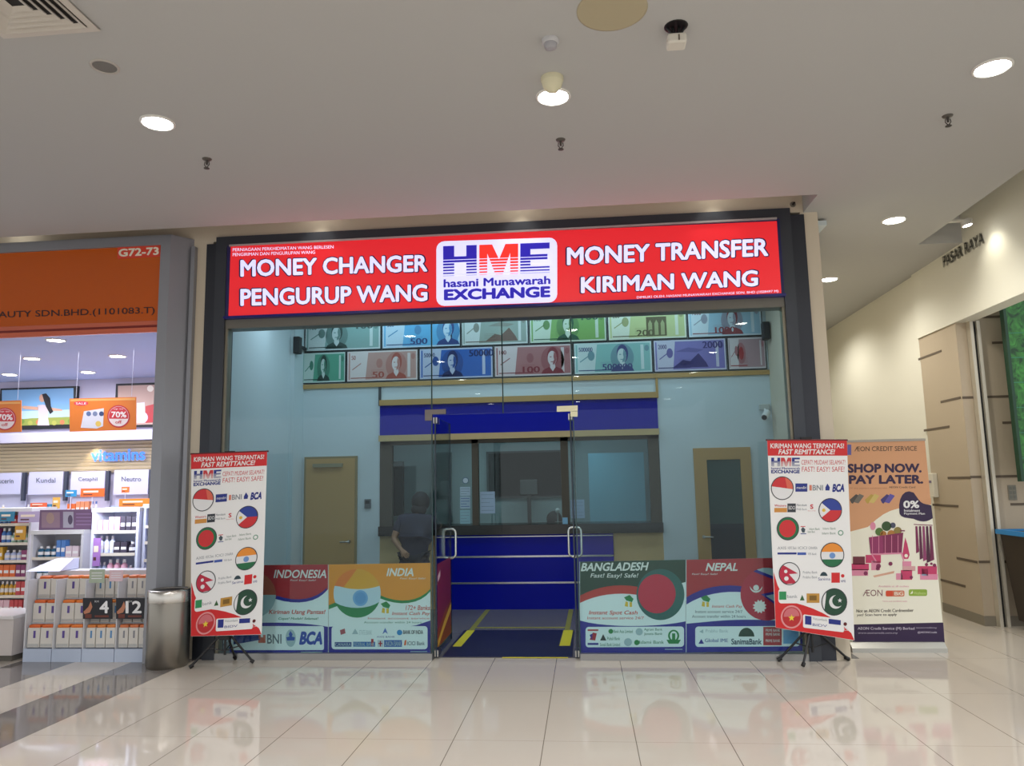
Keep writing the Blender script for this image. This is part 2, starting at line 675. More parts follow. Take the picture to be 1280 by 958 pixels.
sm = thing('smoke_detector', 'small pale grey smoke detector on the ceiling behind the cream dome', 'smoke detector', (-0.12, -3.29, CZ))
MB().lathe(-0.12, -3.29, [(0.052, CZ), (0.052, CZ - 0.018), (0.044, CZ - 0.026)], mat('#b9b9bb', 0.5)).build('base', sm)
MB().lathe(-0.12, -3.29, [(0.04, CZ - 0.026), (0.036, CZ - 0.052), (0.02, CZ - 0.058)], mat('#9b9ba0', 0.5)).build('sensing_head', sm)
dm = thing('dome_sensor', 'cream half dome sensor fixed under the ceiling behind the middle downlight', 'sensor', (-0.128, -2.86, CZ))
MB().lathe(-0.128, -2.86, [(0.075, CZ), (0.075, CZ - 0.02), (0.07, CZ - 0.03)], mat('#cbc6a8', 0.5)).build('base', dm)
MB().lathe(-0.128, -2.86, [(0.07, CZ - 0.03), (0.062, CZ - 0.06), (0.04, CZ - 0.09), (0.014, CZ - 0.105)], mat('#d2cdae', 0.45)).build('dome', dm)
ap = on_z(765, 12, CZ)
tag(MB().lathe(ap.x, ap.y, [(0.2, CZ), (0.2, CZ - 0.004), (0.19, CZ - 0.006)], mat('#aaa084', 0.8), 40).build('access_cover', loc=(ap.x, ap.y, CZ)), 'round beige access cover in the ceiling at the top of the view', 'access cover')
q = on_z(845, 33, CZ)
ca = thing('ceiling_camera', 'white box camera with black cables hanging through a hole in the ceiling', 'camera', (q.x, q.y, CZ))
MB().lathe(q.x, q.y + 0.0, [(0.07, CZ - 0.0), (0.068, CZ - 0.003), (0.06, CZ - 0.003)], BLACK, 20).build('cable_hole', ca)
MB().box((q.x - 0.055, q.y - 0.03, CZ - 0.115), (q.x + 0.055, q.y + 0.07, CZ - 0.055), mat('#cfcbc0', 0.45)).build('housing', ca, bevel=0.012)
MB().box((q.x + 0.005, q.y - 0.034, CZ - 0.105), (q.x + 0.014, q.y - 0.028, CZ - 0.07), mat('#6b6255', 0.5)).build('lens_slit', ca)
cb = MB()
for dx in (-0.05, -0.02, 0.02, 0.05):
    cb.tube([(q.x + dx, q.y + 0.01, CZ), (q.x + dx * 0.7, q.y, CZ - 0.03), (q.x + dx * 0.3, q.y + 0.02, CZ - 0.06)], 0.009, BLACK, 8)
cb.build('cable_bundle', ca)
q = on_z(131, 83, CZ)
ls = thing('ceiling_speaker', 'round grey loudspeaker grille set in the ceiling beside the air vent', 'speaker', (q.x, q.y, CZ))
MB().lathe(q.x, q.y, [(0.085, CZ), (0.085, CZ - 0.006), (0.072, CZ - 0.008), (0.07, CZ - 0.003)], mat('#b0aaa2', 0.5), 36).build('bezel', ls)
MB().lathe(q.x, q.y, [(0.071, CZ - 0.003), (0.05, CZ - 0.006), (0.005, CZ - 0.007)], mat('#6f6d69', 0.7), 36).build('grille', ls)
# square air vent, only its near corner is in the picture
vx0, vx1, vy0, vy1 = -3.30, -2.70, -4.32, -3.72
av = thing('air_vent', 'square four way ceiling air vent with nested louvres', 'air vent', ((vx0 + vx1) / 2, (vy0 + vy1) / 2, CZ))
VM = mat('#c2bcb2', 0.5)
def ring(x0, x1, y0, y1, w, z0, z1, m):
    b = MB()
    b.add([(x0, y0, z0), (x1, y0, z0), (x1, y1, z0), (x0, y1, z0), (x0 + w, y0 + w, z1), (x1 - w, y0 + w, z1), (x1 - w, y1 - w, z1), (x0 + w, y1 - w, z1)],
          [(0, 1, 5, 4), (1, 2, 6, 5), (2, 3, 7, 6), (3, 0, 4, 7)], m)
    b.add([(x0, y0, z0 + .006), (x1, y0, z0 + .006), (x1, y1, z0 + .006), (x0, y1, z0 + .006), (x0 + w, y0 + w, z1 + .006), (x1 - w, y0 + w, z1 + .006), (x1 - w, y1 - w, z1 + .006), (x0 + w, y1 - w, z1 + .006)],
          [(0, 4, 5, 1), (1, 5, 6, 2), (2, 6, 7, 3), (3, 7, 4, 0)], m)
    return b
ring(vx0, vx1, vy0, vy1, 0.045, CZ - 0.012, CZ - 0.014, VM).build('outer_frame', av)
MB().box((vx0 + 0.02, vy0 + 0.02, CZ - 0.004), (vx1 - 0.02, vy1 - 0.02, CZ), mat('#1d1b1a', 0.8)).build('duct_opening', av)
for k in range(5):
    e = 0.05 + k * 0.046
    ring(vx0 + e, vx1 - e, vy0 + e, vy1 - e, 0.03, CZ - 0.02, CZ - 0.006, VM).build('louvre', av)

# ------------------------------------------------------------------ the shop front
GY = 0.0
def SXZ(px, py, Y):
    p = at(px, py, Y)
    return p.x, p.z
fL, fR = -3.965, 2.273                          # outer faces of the grey frame
iL, iR = -3.72, 2.02                            # clear opening
tr = MB()
tr.box((fL, -0.02, 0), (-3.84, 0.2, 4.30), FRAME)
tr.box((2.13, -0.02, 0), (fR, 0.2, 4.30), FRAME)
tr.box((-3.84, -0.06, 0), (iL, 0.14, 4.36), FRAME2)
tr.box((iR, -0.06, 0), (2.13, 0.14, 4.36), FRAME2)
tr.box((iL, -0.06, 4.24), (iR, 0.14, 4.36), FRAME2)
tr.box((iL, -0.04, 3.36), (iR, 0.14, 3.475), mat('#6d6a62', 0.4, 0.3))
tr.box((iL, 0.06, 3.475), (iR, 0.14, 4.24), FRAME2)
struct(tr.build('trim_1'))
jb = MB()
jb.box((iL, -0.03, 0.06), (iL + 0.025, 0.07, 3.36), mat('#8a8574', 0.4, 0.3))
jb.box((iR - 0.025, -0.03, 0.06), (iR, 0.07, 3.36), mat('#8a8574', 0.4, 0.3))
struct(jb.build('trim_2'))
dl, dr, dz = -1.49, -0.12, 2.375                # door opening
tk = MB()
tk.box((iL, -0.05, 0.0), (dl - 0.03, 0.05, 0.062), mat('#9c9c9a', 0.3, 0.7))
tk.box((dr + 0.03, -0.05, 0.0), (iR, 0.05, 0.062), mat('#9c9c9a', 0.3, 0.7))
struct(tk.build('trim_3'))
GL = glass_mat((0.87, 0.945, 0.96), 0.5)
GE = mat('#1c3a3c', 0.2)
def pane(name, x0, x1, z0, z1, edges=''):
    b = MB()
    b.box((x0, -0.005, z0), (x1, 0.005, z1), GL)
    o = struct(b.build(name))
    if edges:
        e = MB()
        for s in edges:
            xx = {'l': x0, 'r': x1}[s]
            e.box((xx - 0.006, -0.0055, z0), (xx + 0.006, 0.0055, z1), GE)
        e.build('pane_edge', o)
    return o
mid = at(627, 450, 0).x
pane('window_1', iL + 0.025, dl - 0.03, 0.062, 3.36, 'r')
pane('window_2', dl - 0.022, mid - 0.006, dz + 0.01, 3.36)
pane('window_3', mid + 0.006, dr + 0.022, dz + 0.01, 3.36, 'l')
pane('window_4', dr + 0.03, iR - 0.025, 0.062, 3.36, 'l')

# two glass leaves standing open into the shop, with pull handles and fittings
GD = glass_mat((0.86, 0.93, 0.94), 0.6)
def leaf(name, x, sgn):
    root = thing(name, None, None, (x, 0.03, 0))
    root['kind'] = 'structure'
    MB().box((x - 0.006, 0.02, 0.02), (x + 0.006, 0.86, dz - 0.01), GD).build('glass_leaf', root)
    e = MB()
    e.box((x - 0.0065, 0.012, 0.02), (x + 0.0065, 0.022, dz - 0.01), mat('#0d2230', 0.2))
    e.box((x - 0.0065, 0.858, 0.02), (x + 0.0065, 0.866, dz - 0.01), mat('#0d2230', 0.2))
    e.build('leaf_edge', root)
    pts = []
    w, h, zc, yc, rr = 0.068, 0.155, 1.045, 0.79, 0.045
    for cx, cz, a0 in ((w - rr, h - rr, 0), (-w + rr, h - rr, 90), (-w + rr, -h + rr, 180), (w - rr, -h + rr, 270)):
        for k in range(6):
            a = math.radians(a0 + 18 * k)
            pts.append((x + cx + rr * math.cos(a), yc, zc + cz + rr * math.sin(a)))
    MB().tube(pts, 0.0125, mat('#d9d8d3', 0.22, 0.9), 10, closed=True).build('pull_handle', root)
    MB().box((x - 0.02, 0.015, 0.02), (x + 0.02, 0.16, 0.08), STEEL).build('floor_pivot', root)
    MB().box((x - 0.02, 0.015, dz - 0.07), (x + 0.02, 0.16, dz - 0.01), STEEL).build('top_pivot', root)
    return root
leaf('door_1', dl, 1)
leaf('door_2', dr, -1)
def patch(px0, px1, pv0, pv1, py0, py1, pyb, label, m):
    a = at((px0 + px1) / 2, py0, -0.012)
    t = thing('patch_fitting', label, 'door fitting', a, 'door head fittings')
    S = PlaneY(-0.012)
    MB().slab(S, [(px0, py0), (px1, py0 - 1), (px1, py1 - 1), (px0, py1)], 0.0, 0.034, m).build('clamp_plate', t)
    MB().slab(S, [(pv0, py1 - 0.5), (pv1, py1 - 0.5), (pv1, pyb), (pv0, pyb)], 0.0, 0.034, m).build('side_plate', t)
patch(531, 557, 531, 540, 512.5, 518.5, 526, 'dull metal corner fitting at the head of the left open glass door', mat('#77706c', 0.35, 0.8))
patch(696, 722, 713, 722, 508, 515, 521, 'shiny metal corner fitting at the head of the right open glass door', mat('#d6cfae', 0.25, 0.9))

# ---- illuminated sign
SY = -0.09
S = PlaneY(SY)
RED = mat('#de242d', 0.35, emit=0.25)
LETW = mat('#dcdcff', 0.35, emit=0.30)
LETB = mat('#2a1fb0', 0.35, emit=0.24)
LETD = mat('#140c4a', 0.4, emit=0.08)
LETR = mat('#f03028', 0.35, emit=0.3)
sgx0, sgx1 = at(285.5, 350, SY).x, at(974, 320, SY).x
sg = thing('shop_sign', 'long red lightbox sign with white lettering and a white exchange logo', 'shop sign', ((sgx0 + sgx1) / 2, SY, 3.49))
MB().box((sgx0 - 0.03, SY + 0.012, 3.47), (sgx1 + 0.03, 0.06, 4.25), mat('#1c1a55', 0.4)).build('sign_box', sg)
MB().box((sgx0 - 0.035, SY - 0.02, 3.452), (sgx1 + 0.035, 0.03, 3.478), mat('#10106e', 0.3)).build('blue_edge', sg)
MB().box((sgx0, SY - 0.01, 4.236), (sgx1, 0.03, 4.256), mat('#c9c6c6', 0.3, 0.6)).build('top_rail', sg)
f = MB()
f.slab(S, [(288.5, 306), (971, 276.5), (977, 370.5), (285.5, 396)], 0.0, 0.012, RED)
sl1 = -0.033
def sign_text(s, x0, x1, yb, yt, slope):
    d = 1.9
    f.text(S, s, x0 - 1.2, x1 + 1.2, yb + 1.2, yt - 1.2, 0.002, LETD, 0.07, 0, slope)
    f.text(S, s, x0 + .6, x1 - .6, yb, yt, 0.004, LETW, 0.036, 0, slope)
sign_text('MONEY CHANGER', 300, 535, 346.5, 325, -0.028)
sign_text('PENGURUP WANG', 300, 535, 383, 361.3, -0.026)
sign_text('MONEY TRANSFER', 708, 961, 332, 309.5, -0.046)
sign_text('KIRIMAN WANG', 725.5, 948, 367, 346.5, -0.04)
f.text(S, 'PERNIAGAAN PERKHIDMATAN WANG BERLESEN', 291, 417, 314.5, 310.5, 0.002, LETW, 0.01, 0, -0.03)
f.text(S, 'PENGIRIMAN DAN PENGURUPAN WANG', 291, 394, 320.5, 316.5, 0.002, LETW, 0.01, 0, -0.03)
f.text(S, 'DIMILIKI OLEH: HASANI MUNAWARAH EXCHANGE SDN. BHD (1028497 M)', 796, 973, 374.3, 370.5, 0.002, LETW, 0.01, 0, -0.045)
f.poly(S, rrect(545.5, 302, 696.5, 383, 10, -0.033), 0.002, LETW)
def logo(f, S, x0, x1, y0, y1, c, blue, red, white, slope=0.0, stripes=True):
    """the three striped block letters; box given for the full row of letters"""
    W, H = x1 - x0, y1 - y0
    def P(u, v):
        return (x0 + u * W, y0 + v * H + slope * u * W)
    def q(pts, m, cc=c):
        f.poly(S, [P(*p) for p in pts], cc, m)
    for a, b in ((0, .104), (.218, .315)):
        q([(a, 0), (b, 0), (b, 1), (a, 1)], blue)
    q([(.104, .36), (.218, .36), (.218, .56), (.104, .56)], blue)
    q([(.34, 0), (.46, 0), (.525, .5), (.525, 1), (.49, 1), (.415, .3), (.415, 1), (.34, 1)], red)
    q([(.705, 0), (.585, 0), (.525, .5), (.525, 1), (.56, 1), (.63, .3), (.63, 1), (.705, 1)], red)
    q([(.725, 0), (.82, 0), (.82, 1), (.725, 1)], blue)
    for a, b, e in ((0, .2, 1.0), (.38, .56, .98), (.78, 1, 1.0)):
        q([(.82, a), (e, a), (e, b), (.82, b)], blue)
    if stripes:
        for k in range(6):
            v = .46 + k * .095
            t = .022 + k * .007
            q([(-.005, v), (1.005, v), (1.005, v + t), (-.005, v + t)], white, c + 0.002)
logo(f, S, 554, 687, 308, 345.5, 0.004, LETB, LETR, LETW, -0.035)
f.text(S, 'hasani Munawarah', 554.5, 688, 359.8, 349.5, 0.004, LETB, 0.034, 0, -0.033)
f.text(S, 'EXCHANGE', 555, 688, 376, 362, 0.004, LETB, 0.055, 0, -0.031)
f.build('sign_face', sg)
light('sign_glow', 'AREA', (0, -0.03, 0.385), 3.2, (1.0, 0.25, 0.28), 5.6, 0.7, rot=(math.radians(-90), 0, 0), parent=sg)

# ------------------------------------------------------------------ window posters (inside face of the glass)
PG = PlaneY(0.012)
PAPER = mat('#dce8e4', 0.5)
PRED = mat('#a8222a', 0.5); PBLUE = mat('#1b1c86', 0.5); PORG = mat('#dd8f24', 0.5); PGRN = mat('#15803f', 0.5)
PDGRN = mat('#103c2c', 0.5); PTXT = mat('#dfe2da', 0.5); PRTXT = mat('#cc5040', 0.5); PGTXT = mat('#2c7a52', 0.5)
PCRIM = mat('#b2223a', 0.5); PTEAL = mat('#1d5f58', 0.5); PLBL = mat('#6fa6cf', 0.5); PGREY = mat('#5e6f74', 0.5); PYEL = mat('#d9b531', 0.5)
PORD = mat('#e0611f', 0.5); PSKY = mat('#9fb7b9', 0.5)
def strip_logos(f, S, items, c):
    for (x0, y0, x1, y1, m, tx, tm) in items:
        if m:
            f.rect(S, x0, y0, x1, y1, c, m)
        if tx:
            f.text(S, tx, x0 + .6, x1 - .6, y1 - .9, y0 + .9, c + 0.001, tm, 0.02)
def house(f, S, x, y, c, m1, m2):
    f.poly(S, [(x - 6, y - 5), (x + 1, y - 8), (x + 6, y - 3), (x + 4, y + 1), (x - 3, y - 1)], c, m1)
    f.poly(S, [(x - 4, y), (x - 1, y + 1), (x - 1, y + 7), (x - 5, y + 6)], c, m2)
    f.poly(S, [(x + 1, y + 1), (x + 4, y + 1), (x + 4, y + 7), (x + 1, y + 7)], c, m2)
def poster(x0, x1, ytl, ytr, ybl, ybr, label, draw):
    f = MB()
    f.slab(PG, [(x0, ytl), (x1, ytr), (x1, ybr), (x0, ybl)], 0.0, 0.0016, PAPER)
    draw(f)
    pl = at((x0 + x1) / 2, (ybl + ybr) / 2, 0.012)
    tag(f.build('window_poster', loc=pl), label, 'poster', 'country posters on the shop glass')
L1, L2, L3, L4, L5 = 0.001, 0.002, 0.003, 0.004, 0.005
L1, L2, L3, L4, L5 = 0.0007, 0.0014, 0.0021, 0.0028, 0.0035
def d_indo(f):
    f.poly(PG, [(287, 707), (410, 706), (410, 737)] + bez((410, 737), (398, 752), (372, 757), (345, 748)) + [(287, 744)], L1, PRED)
    f.poly(PG, bez((408.5, 738), (398, 753), (372, 758), (344, 749), 8) + bez((346, 745), (372, 754), (396, 749), (408.5, 735), 8), L2, PBLUE)
    f.poly(PG, circle(316, 744, 29), L2, PSKY)
    f.poly(PG, clip([(287, 714), (346, 714), (346, 744), (287, 744)], circle(316, 744, 29)), L3, mat('#a8543c', 0.5))
    f.text(PG, 'INDONESIA', 342, 408, 723, 712.5, L3, PTXT, 0.02, 0.25)
    f.text(PG, 'Fast! Easy! Safe!', 363, 395, 727.3, 724.6, L3, PTXT, 0.0, 0.2)
    f.text(PG, 'Kiriman Uang Pantas!', 336, 407, 769.5, 762.5, L2, PRTXT, 0.02, 0.2)
    f.text(PG, 'Cepat! Mudah! Selamat!', 348, 398, 776, 772, L2, PGTXT, 0.02, 0.2)
    f.poly(PG, [(287, 781)] + bez((325, 779), (350, 778), (380, 779), (405, 783)) + [(410, 784), (410, 818.5), (287, 818.5)], L1, PBLUE)
    f.poly(PG, rrect(289, 783, 405, 813, 2.5), L2, PAPER)
    f.poly(PG, [(292, 794), (305, 790), (324, 792), (326, 800), (310, 803), (292, 806)], L3, mat('#16377f', 0.5))
    for i in range(3):
        f.rect(PG, 323 + i * 3, 794 + i % 2 * 3, 326 + i * 3, 804, L3, mat('#c0604a', 0.5))
    f.text(PG, 'BNI', 334, 352, 805, 793, L3, PGREY, 0.02)
    f.poly(PG, circle(363.5, 798, 6.4, 24, 11), L3, PSKY)
    f.poly(PG, [(363, 789), (366, 793), (365, 796), (369, 797), (368, 801), (359, 801), (358, 797), (362, 796), (361, 793)], L4, mat('#1c4da0', 0.5))
    f.text(PG, 'BCA', 374, 403, 806.5, 789.5, L3, mat('#1a459e', 0.5), 0.06, 0.25)
    f.rect(PG, 376, 815, 403, 816, L2, PSKY)
def d_india(f):
    f.poly(PG, [(411, 706), (538, 704), (538, 737)] + bez((538, 737), (525, 752), (500, 756), (474, 745)) + [(440, 745), (411, 760)], L1, PORG)
    f.poly(PG, bez((538, 736.5), (525, 752), (500, 756), (474, 744), 8) + bez((474, 748), (500, 759), (525, 756), (538, 739.5), 8), L2, PGRN)
    f.poly(PG, [(411, 757), (420, 753), (424, 757), (411, 762)], L2, PGRN)
    ci = circle(446.5, 742, 29.5, 36, 30.5)
    f.poly(PG, ci, L3, mat('#bcd3da', 0.5))
    f.poly(PG, clip([(410, 705), (480, 705)] + bez((480, 730), (465, 739), (430, 740), (414, 728)), ci), L4, mat('#d9a02c', 0.5))
    f.poly(PG, clip([(410, 712), (440, 705), (446, 712), (430, 734), (412, 732)], ci), L5, mat('#dd7a2c', 0.5))
    f.poly(PG, clip(bez((414, 750), (430, 764), (465, 764), (480, 748)) + [(480, 780), (412, 780)], ci), L4, mat('#188048', 0.5))
    f.poly(PG, circle(450.5, 748, 9.5, 24, 10), L4, PLBL)
    f.poly(PG, circle(450.5, 748, 7, 20, 7.5), L5, mat('#5b97c6', 0.5))
    f.text(PG, 'INDIA', 483, 517, 720.5, 710.5, L2, PTXT, 0.03, 0.25)
    f.text(PG, 'Fast! Easy! Safe!', 500, 532, 725, 722.3, L2, PTXT, 0, 0.2)
    house(f, PG, 482, 760, L2, PGRN, PYEL)
    f.text(PG, '172+ Banks', 507, 537.5, 763, 757, L2, PRTXT, 0.01, 0.2)
    f.text(PG, 'Instant Cash Pay', 490, 537.5, 770.5, 765, L2, PRTXT, 0.01, 0.2)
    f.text(PG, 'Instant account service', 460, 537, 774.5, 772, L2, PRTXT, 0)
    f.text(PG, 'Account transfer within 24 hours', 455, 527, 779.5, 777, L2, PGTXT, 0)
    f.poly(PG, [(411, 784), (417, 783.5), (500, 785), (520, 782), (538, 776), (538, 817.5), (411, 818)], L1, PBLUE)
    f.poly(PG, rrect(414.5, 783, 534.5, 812, 4), L2, PAPER)
    f.poly(PG, [(425, 788), (431, 786), (432, 792), (426, 794)], L3, mat('#a04a50', 0.5))
    f.poly(PG, [(440, 793), (444, 786), (448, 793)], L3, PSKY)
    f.text(PG, 'STATE BANK', 449, 465, 794, 788, L3, PSKY, 0)
    f.poly(PG, [(478, 793), (481.5, 785), (485, 793), (481.5, 790.5)], L3, mat('#5874b8', 0.5))
    f.text(PG, 'AXIS BANK', 471, 494, 797.5, 795.3, L3, mat('#44508c', 0.5), 0)
    f.poly(PG, circle(499.5, 791, 3.4), L3, mat('#2583bc', 0.5))
    f.text(PG, 'BANK OF INDIA', 504, 529, 793, 788, L3, mat('#223', 0.5) if False else mat('#222a33', 0.5), 0.03)
    strip_logos(f, PG, [(418.5, 803, 439.5, 808.7, mat('#1e3f86', 0.5), 'CANARA', PSKY), (441.5, 802.5, 469, 808.7, mat('#1e63a8', 0.5), 'FEDERAL BANK', PSKY), (472, 800.5, 479, 809, mat('#b8c4c8', 0.5), '', None), (480, 800.5, 502.5, 809, mat('#1e57a8', 0.5), 'UNION BANK', PSKY)], L3)
    f.rect(PG, 473, 804, 478, 805.5, L4, PRED); f.rect(PG, 474.8, 801.5, 476.3, 808.5, L4, PRED)
    f.rect(PG, 464, 799, 467, 808, L4, PRED)
    f.text(PG, 'ICICI Bank', 509, 531, 807, 802, L3, PGREY, 0.02)
    f.poly(PG, [(506, 801), (508, 800), (507.5, 807), (505, 807)], L3, PORD)
    f.rect(PG, 513, 814.3, 534, 815.2, L2, PSKY)
def d_bang(f):
    f.poly(PG, [(725, 702.5), (857, 700), (857, 745), (725, 745)], L1, PDGRN)
    f.poly(PG, bez((725, 753), (745, 741), (770, 737), (800, 741), 8) + [(857, 728), (857, 790), (725, 790)], L2, PAPER)
    f.poly(PG, bez((725, 745), (745, 734), (770, 729), (798, 734), 8) + bez((798, 744), (770, 740), (745, 744), (725, 754), 8), L3, mat('#b8352c', 0.5))
    ci = circle(825.5, 743.5, 30, 36, 32)
    f.poly(PG, ci, L4, PTEAL)
    f.poly(PG, circle(821, 742.5, 23.5, 32, 24.5), L5, mat('#bf2540', 0.5))
    f.poly(PG, clip(circle(832, 727, 24, 30, 18), ci), L5 + .0007, mat('#8c5468', 0.5)) if False else None
    f.text(PG, 'BANGLADESH', 726, 811, 714.5, 704, L2, PTXT, 0.03, 0.25, -0.012)
    f.text(PG, 'Fast! Easy! Safe!', 738, 798, 724, 717, L2, PTXT, 0.01, 0.2)
    house(f, PG, 786, 752, L3, PGRN, PYEL)
    f.text(PG, 'Instant Spot Cash', 736, 797, 770, 763.5, L3, PRTXT, 0.02, 0.2)
    f.text(PG, 'Instant account service 24/7', 734, 805, 774.5, 771, L3, PRTXT, 0.01, 0.1)
    f.poly(PG, bez((725, 776), (755, 785), (820, 785), (857, 777)) + [(857, 816), (725, 817)], L3, PBLUE)
    f.poly(PG, rrect(732, 784, 855, 809.5, 4, -0.005), L4, PAPER)
    f.rect(PG, 734.5, 787, 748, 789, L5, PRED); f.rect(PG, 734.5, 804, 748, 806.5, L5, PBLUE)
    f.poly(PG, [(737, 800), (741, 791), (746, 792), (744, 801)], L5, PRED); f.poly(PG, [(737, 794), (741, 792), (740, 801)], L5, PBLUE)
    f.poly(PG, [(750, 801), (754, 793), (758, 801)], L5, mat('#203030', 0.5))
    f.poly(PG, circle(763.5, 789.5, 3), L5, PGRN)
    for k, (a, b, y) in enumerate(((767, 791, 789.5), (805, 828, 787.5), (805, 828, 793), (759, 775, 798.5), (750, 775, 806), (799, 830, 803))):
        f.text(PG, ['Bank Asia Limited', 'Agrani Bank', 'Janata Bank', 'Pubali Bank', 'Sonali Bank Limited', 'Islami Bank'][k], a, b, y + 2, y - 2, L5, PGTXT, 0.01)
    f.poly(PG, circle(799, 790, 4.5), L5, PSKY); f.poly(PG, circle(785, 803, 5), L5, PSKY); f.poly(PG, circle(796, 803.5, 3.3), L5, PGRN)
    f.poly(PG, circle(842, 795, 7, 24, 7.5), L5, PGRN); f.poly(PG, circle(842, 795, 4.6, 20, 5.6), L5 + .0005, PAPER)
    f.poly(PG, [(840, 792), (844, 792), (844, 802), (840, 802)], L5 + .001, PGRN)
    f.poly(PG, [(833, 800), (851, 800), (848, 805), (836, 805)], L5 + .001, PGRN)
    f.rect(PG, 831, 811.5, 853, 812.4, L4, PSKY)
def d_nep(f):
    f.poly(PG, [(858, 700), (1003, 697), (1003, 745), (858, 757)], L1, PRED)
    f.poly(PG, bez((858, 755), (880, 737), (905, 733), (940, 740), 8) + [(1003, 740), (1003, 790), (858, 790)], L2, PAPER)
    f.poly(PG, bez((858, 747), (878, 734), (905, 729), (932, 734), 8) + bez((932, 741), (905, 738), (878, 743), (858, 756), 8), L3, PBLUE)
    ci = circle(958, 743, 32.5, 40, 33)
    f.poly(PG, ci, L4, PCRIM)
    f.poly(PG, clip([(935, 712), (1003, 705), (1003, 738)], ci), L5, PSKY)
    f.poly(PG, clip([(952, 743), (1003, 736), (1003, 774)], ci), L5, PSKY)
    f.poly(PG, clip([(935, 712), (937, 709), (1003, 735), (1003, 739)], ci), L5 + .0006, PBLUE)
    f.poly(PG, clip([(951, 743), (1003, 733), (1003, 737), (957, 745), (1003, 775), (1000, 779)], ci), L5 + .0006, PBLUE)
    f.poly(PG, bez((937, 733), (938, 744), (952, 744), (953, 733), 8) + bez((951, 736), (948, 740), (942, 740), (939, 736), 6), L5 + .0006, PTXT)
    f.poly(PG, circle(945, 735, 3.6), L5 + .0006, PTXT)
    f.poly(PG, [(949.5 + (9 if k % 2 else 6.5) * math.cos(math.pi * k / 12), 758.5 + (9 if k % 2 else 6.5) * math.sin(math.pi * k / 12)) for k in range(24)], L5 + .0006, PTXT)
    f.text(PG, 'NEPAL', 882, 922, 714, 704, L2, PTXT, 0.03, 0.25)
    f.text(PG, 'Fast! Easy! Safe!', 865, 897, 719.6, 716.8, L2, PTXT, 0.0, 0.2)
    house(f, PG, 882, 752, L3, PGRN, PYEL)
    f.text(PG, 'Instant Cash Pay', 890, 928, 761, 756.5, L3, PRTXT, 0.01, 0.2)
    f.text(PG, 'Instant account service 24/7', 869, 928, 766.6, 763, L3, PGREY, 0.01)
    f.text(PG, 'Account transfer within 24 hours', 865, 932, 772.5, 769, L3, PGREY, 0.01)
    f.poly(PG, [(858, 780)] + bez((890, 777), (920, 774), (960, 774), (1003, 779)) + [(1003, 814), (858, 816)], L3, PBLUE)
    f.poly(PG, rrect(869, 783.5, 1000, 809, 4, -0.006), L4, PAPER)
    f.poly(PG, [(874, 790), (879, 787), (879, 792)], L5, PSKY); f.text(PG, 'Prabhu Bank', 882, 910, 791, 787, L5, PSKY, 0.0)
    f.poly(PG, [(873, 805), (876.5, 799), (880, 805)], L5, PBLUE)
    f.text(PG, 'Global IME', 881, 910, 803, 798.5, L5, mat('#5b6d9c', 0.5), 0.02)
    f.poly(PG, clip(circle(933, 797, 10, 30, 12), [(920, 783), (946, 783), (946, 796), (920, 796)]), L5, PDGRN)
    f.text(PG, 'SanimaBank', 914, 952, 806, 798.5, L5, mat('#2b4a5a', 0.5), 0.03)
    f.rect(PG, 954, 784, 977, 807, L5, PRED)
    for y in (788, 793, 801):
        f.text(PG, 'PRIME BANK', 957, 975, y + 2, y - 1.5, L5 + .0006, PTXT, 0.0)
    f.rect(PG, 979, 788, 998, 805, L5, PLBL)
poster(287, 410.3, 707, 706, 818.5, 818.3, 'window poster for indonesia with red top and bank logos', d_indo)
poster(410.7, 538, 706, 704, 818.3, 817.8, 'window poster for india with orange top and big tricolour ball', d_india)
poster(724.5, 857, 702.5, 700, 817, 816, 'window poster for bangladesh with dark green top and red disc', d_bang)
poster(857.4, 1003, 700, 697, 816, 814, 'window poster for nepal with crimson top and flag ball', d_nep)
# reflection of a poster, painted as a sheet on the open left leaf
PX = PlaneX(dl + 0.0075, 1)
f = MB()
def yz(y, z, c=0.0):
    return (dl + 0.0075 + c, y, z)
f.add([yz(.05, .1), yz(.8, .1), yz(.8, .9), yz(.05, .9), (dl + .0065, .05, .1), (dl + .0065, .8, .1), (dl + .0065, .8, .9), (dl + .0065, .05, .9)], [(0, 1, 2, 3), (7, 6, 5, 4), (0, 4, 5, 1), (1, 5, 6, 2), (2, 6, 7, 3), (3, 7, 4, 0)], mat('#7c1a42', 0.5))
f.add([yz(.06, .78, .001), yz(.2, .83, .001), yz(.2, .77, .001), yz(.06, .72, .001)], [(0, 1, 2, 3)], mat('#d8b8c0', 0.5))
f.add([yz(.05, .1, .001), yz(.8, .1, .001), yz(.8, .45, .001), yz(.4, .38, .001), yz(.05, .25, .001)], [(0, 1, 2, 3, 4)], mat('#8a3a20', 0.5))
f.add([yz(.05, .16, .002), yz(.4, .3, .002), yz(.8, .42, .002), yz(.8, .34, .002), yz(.4, .22, .002), yz(.05, .1, .002)], [(0, 1, 2, 3, 4, 5)], mat('#d9a93a', 0.5))
tag(f.build('door_reflection', loc=(dl + .0075, .43, .1)), 'magenta and orange poster reflection painted on the open left glass door', 'poster')

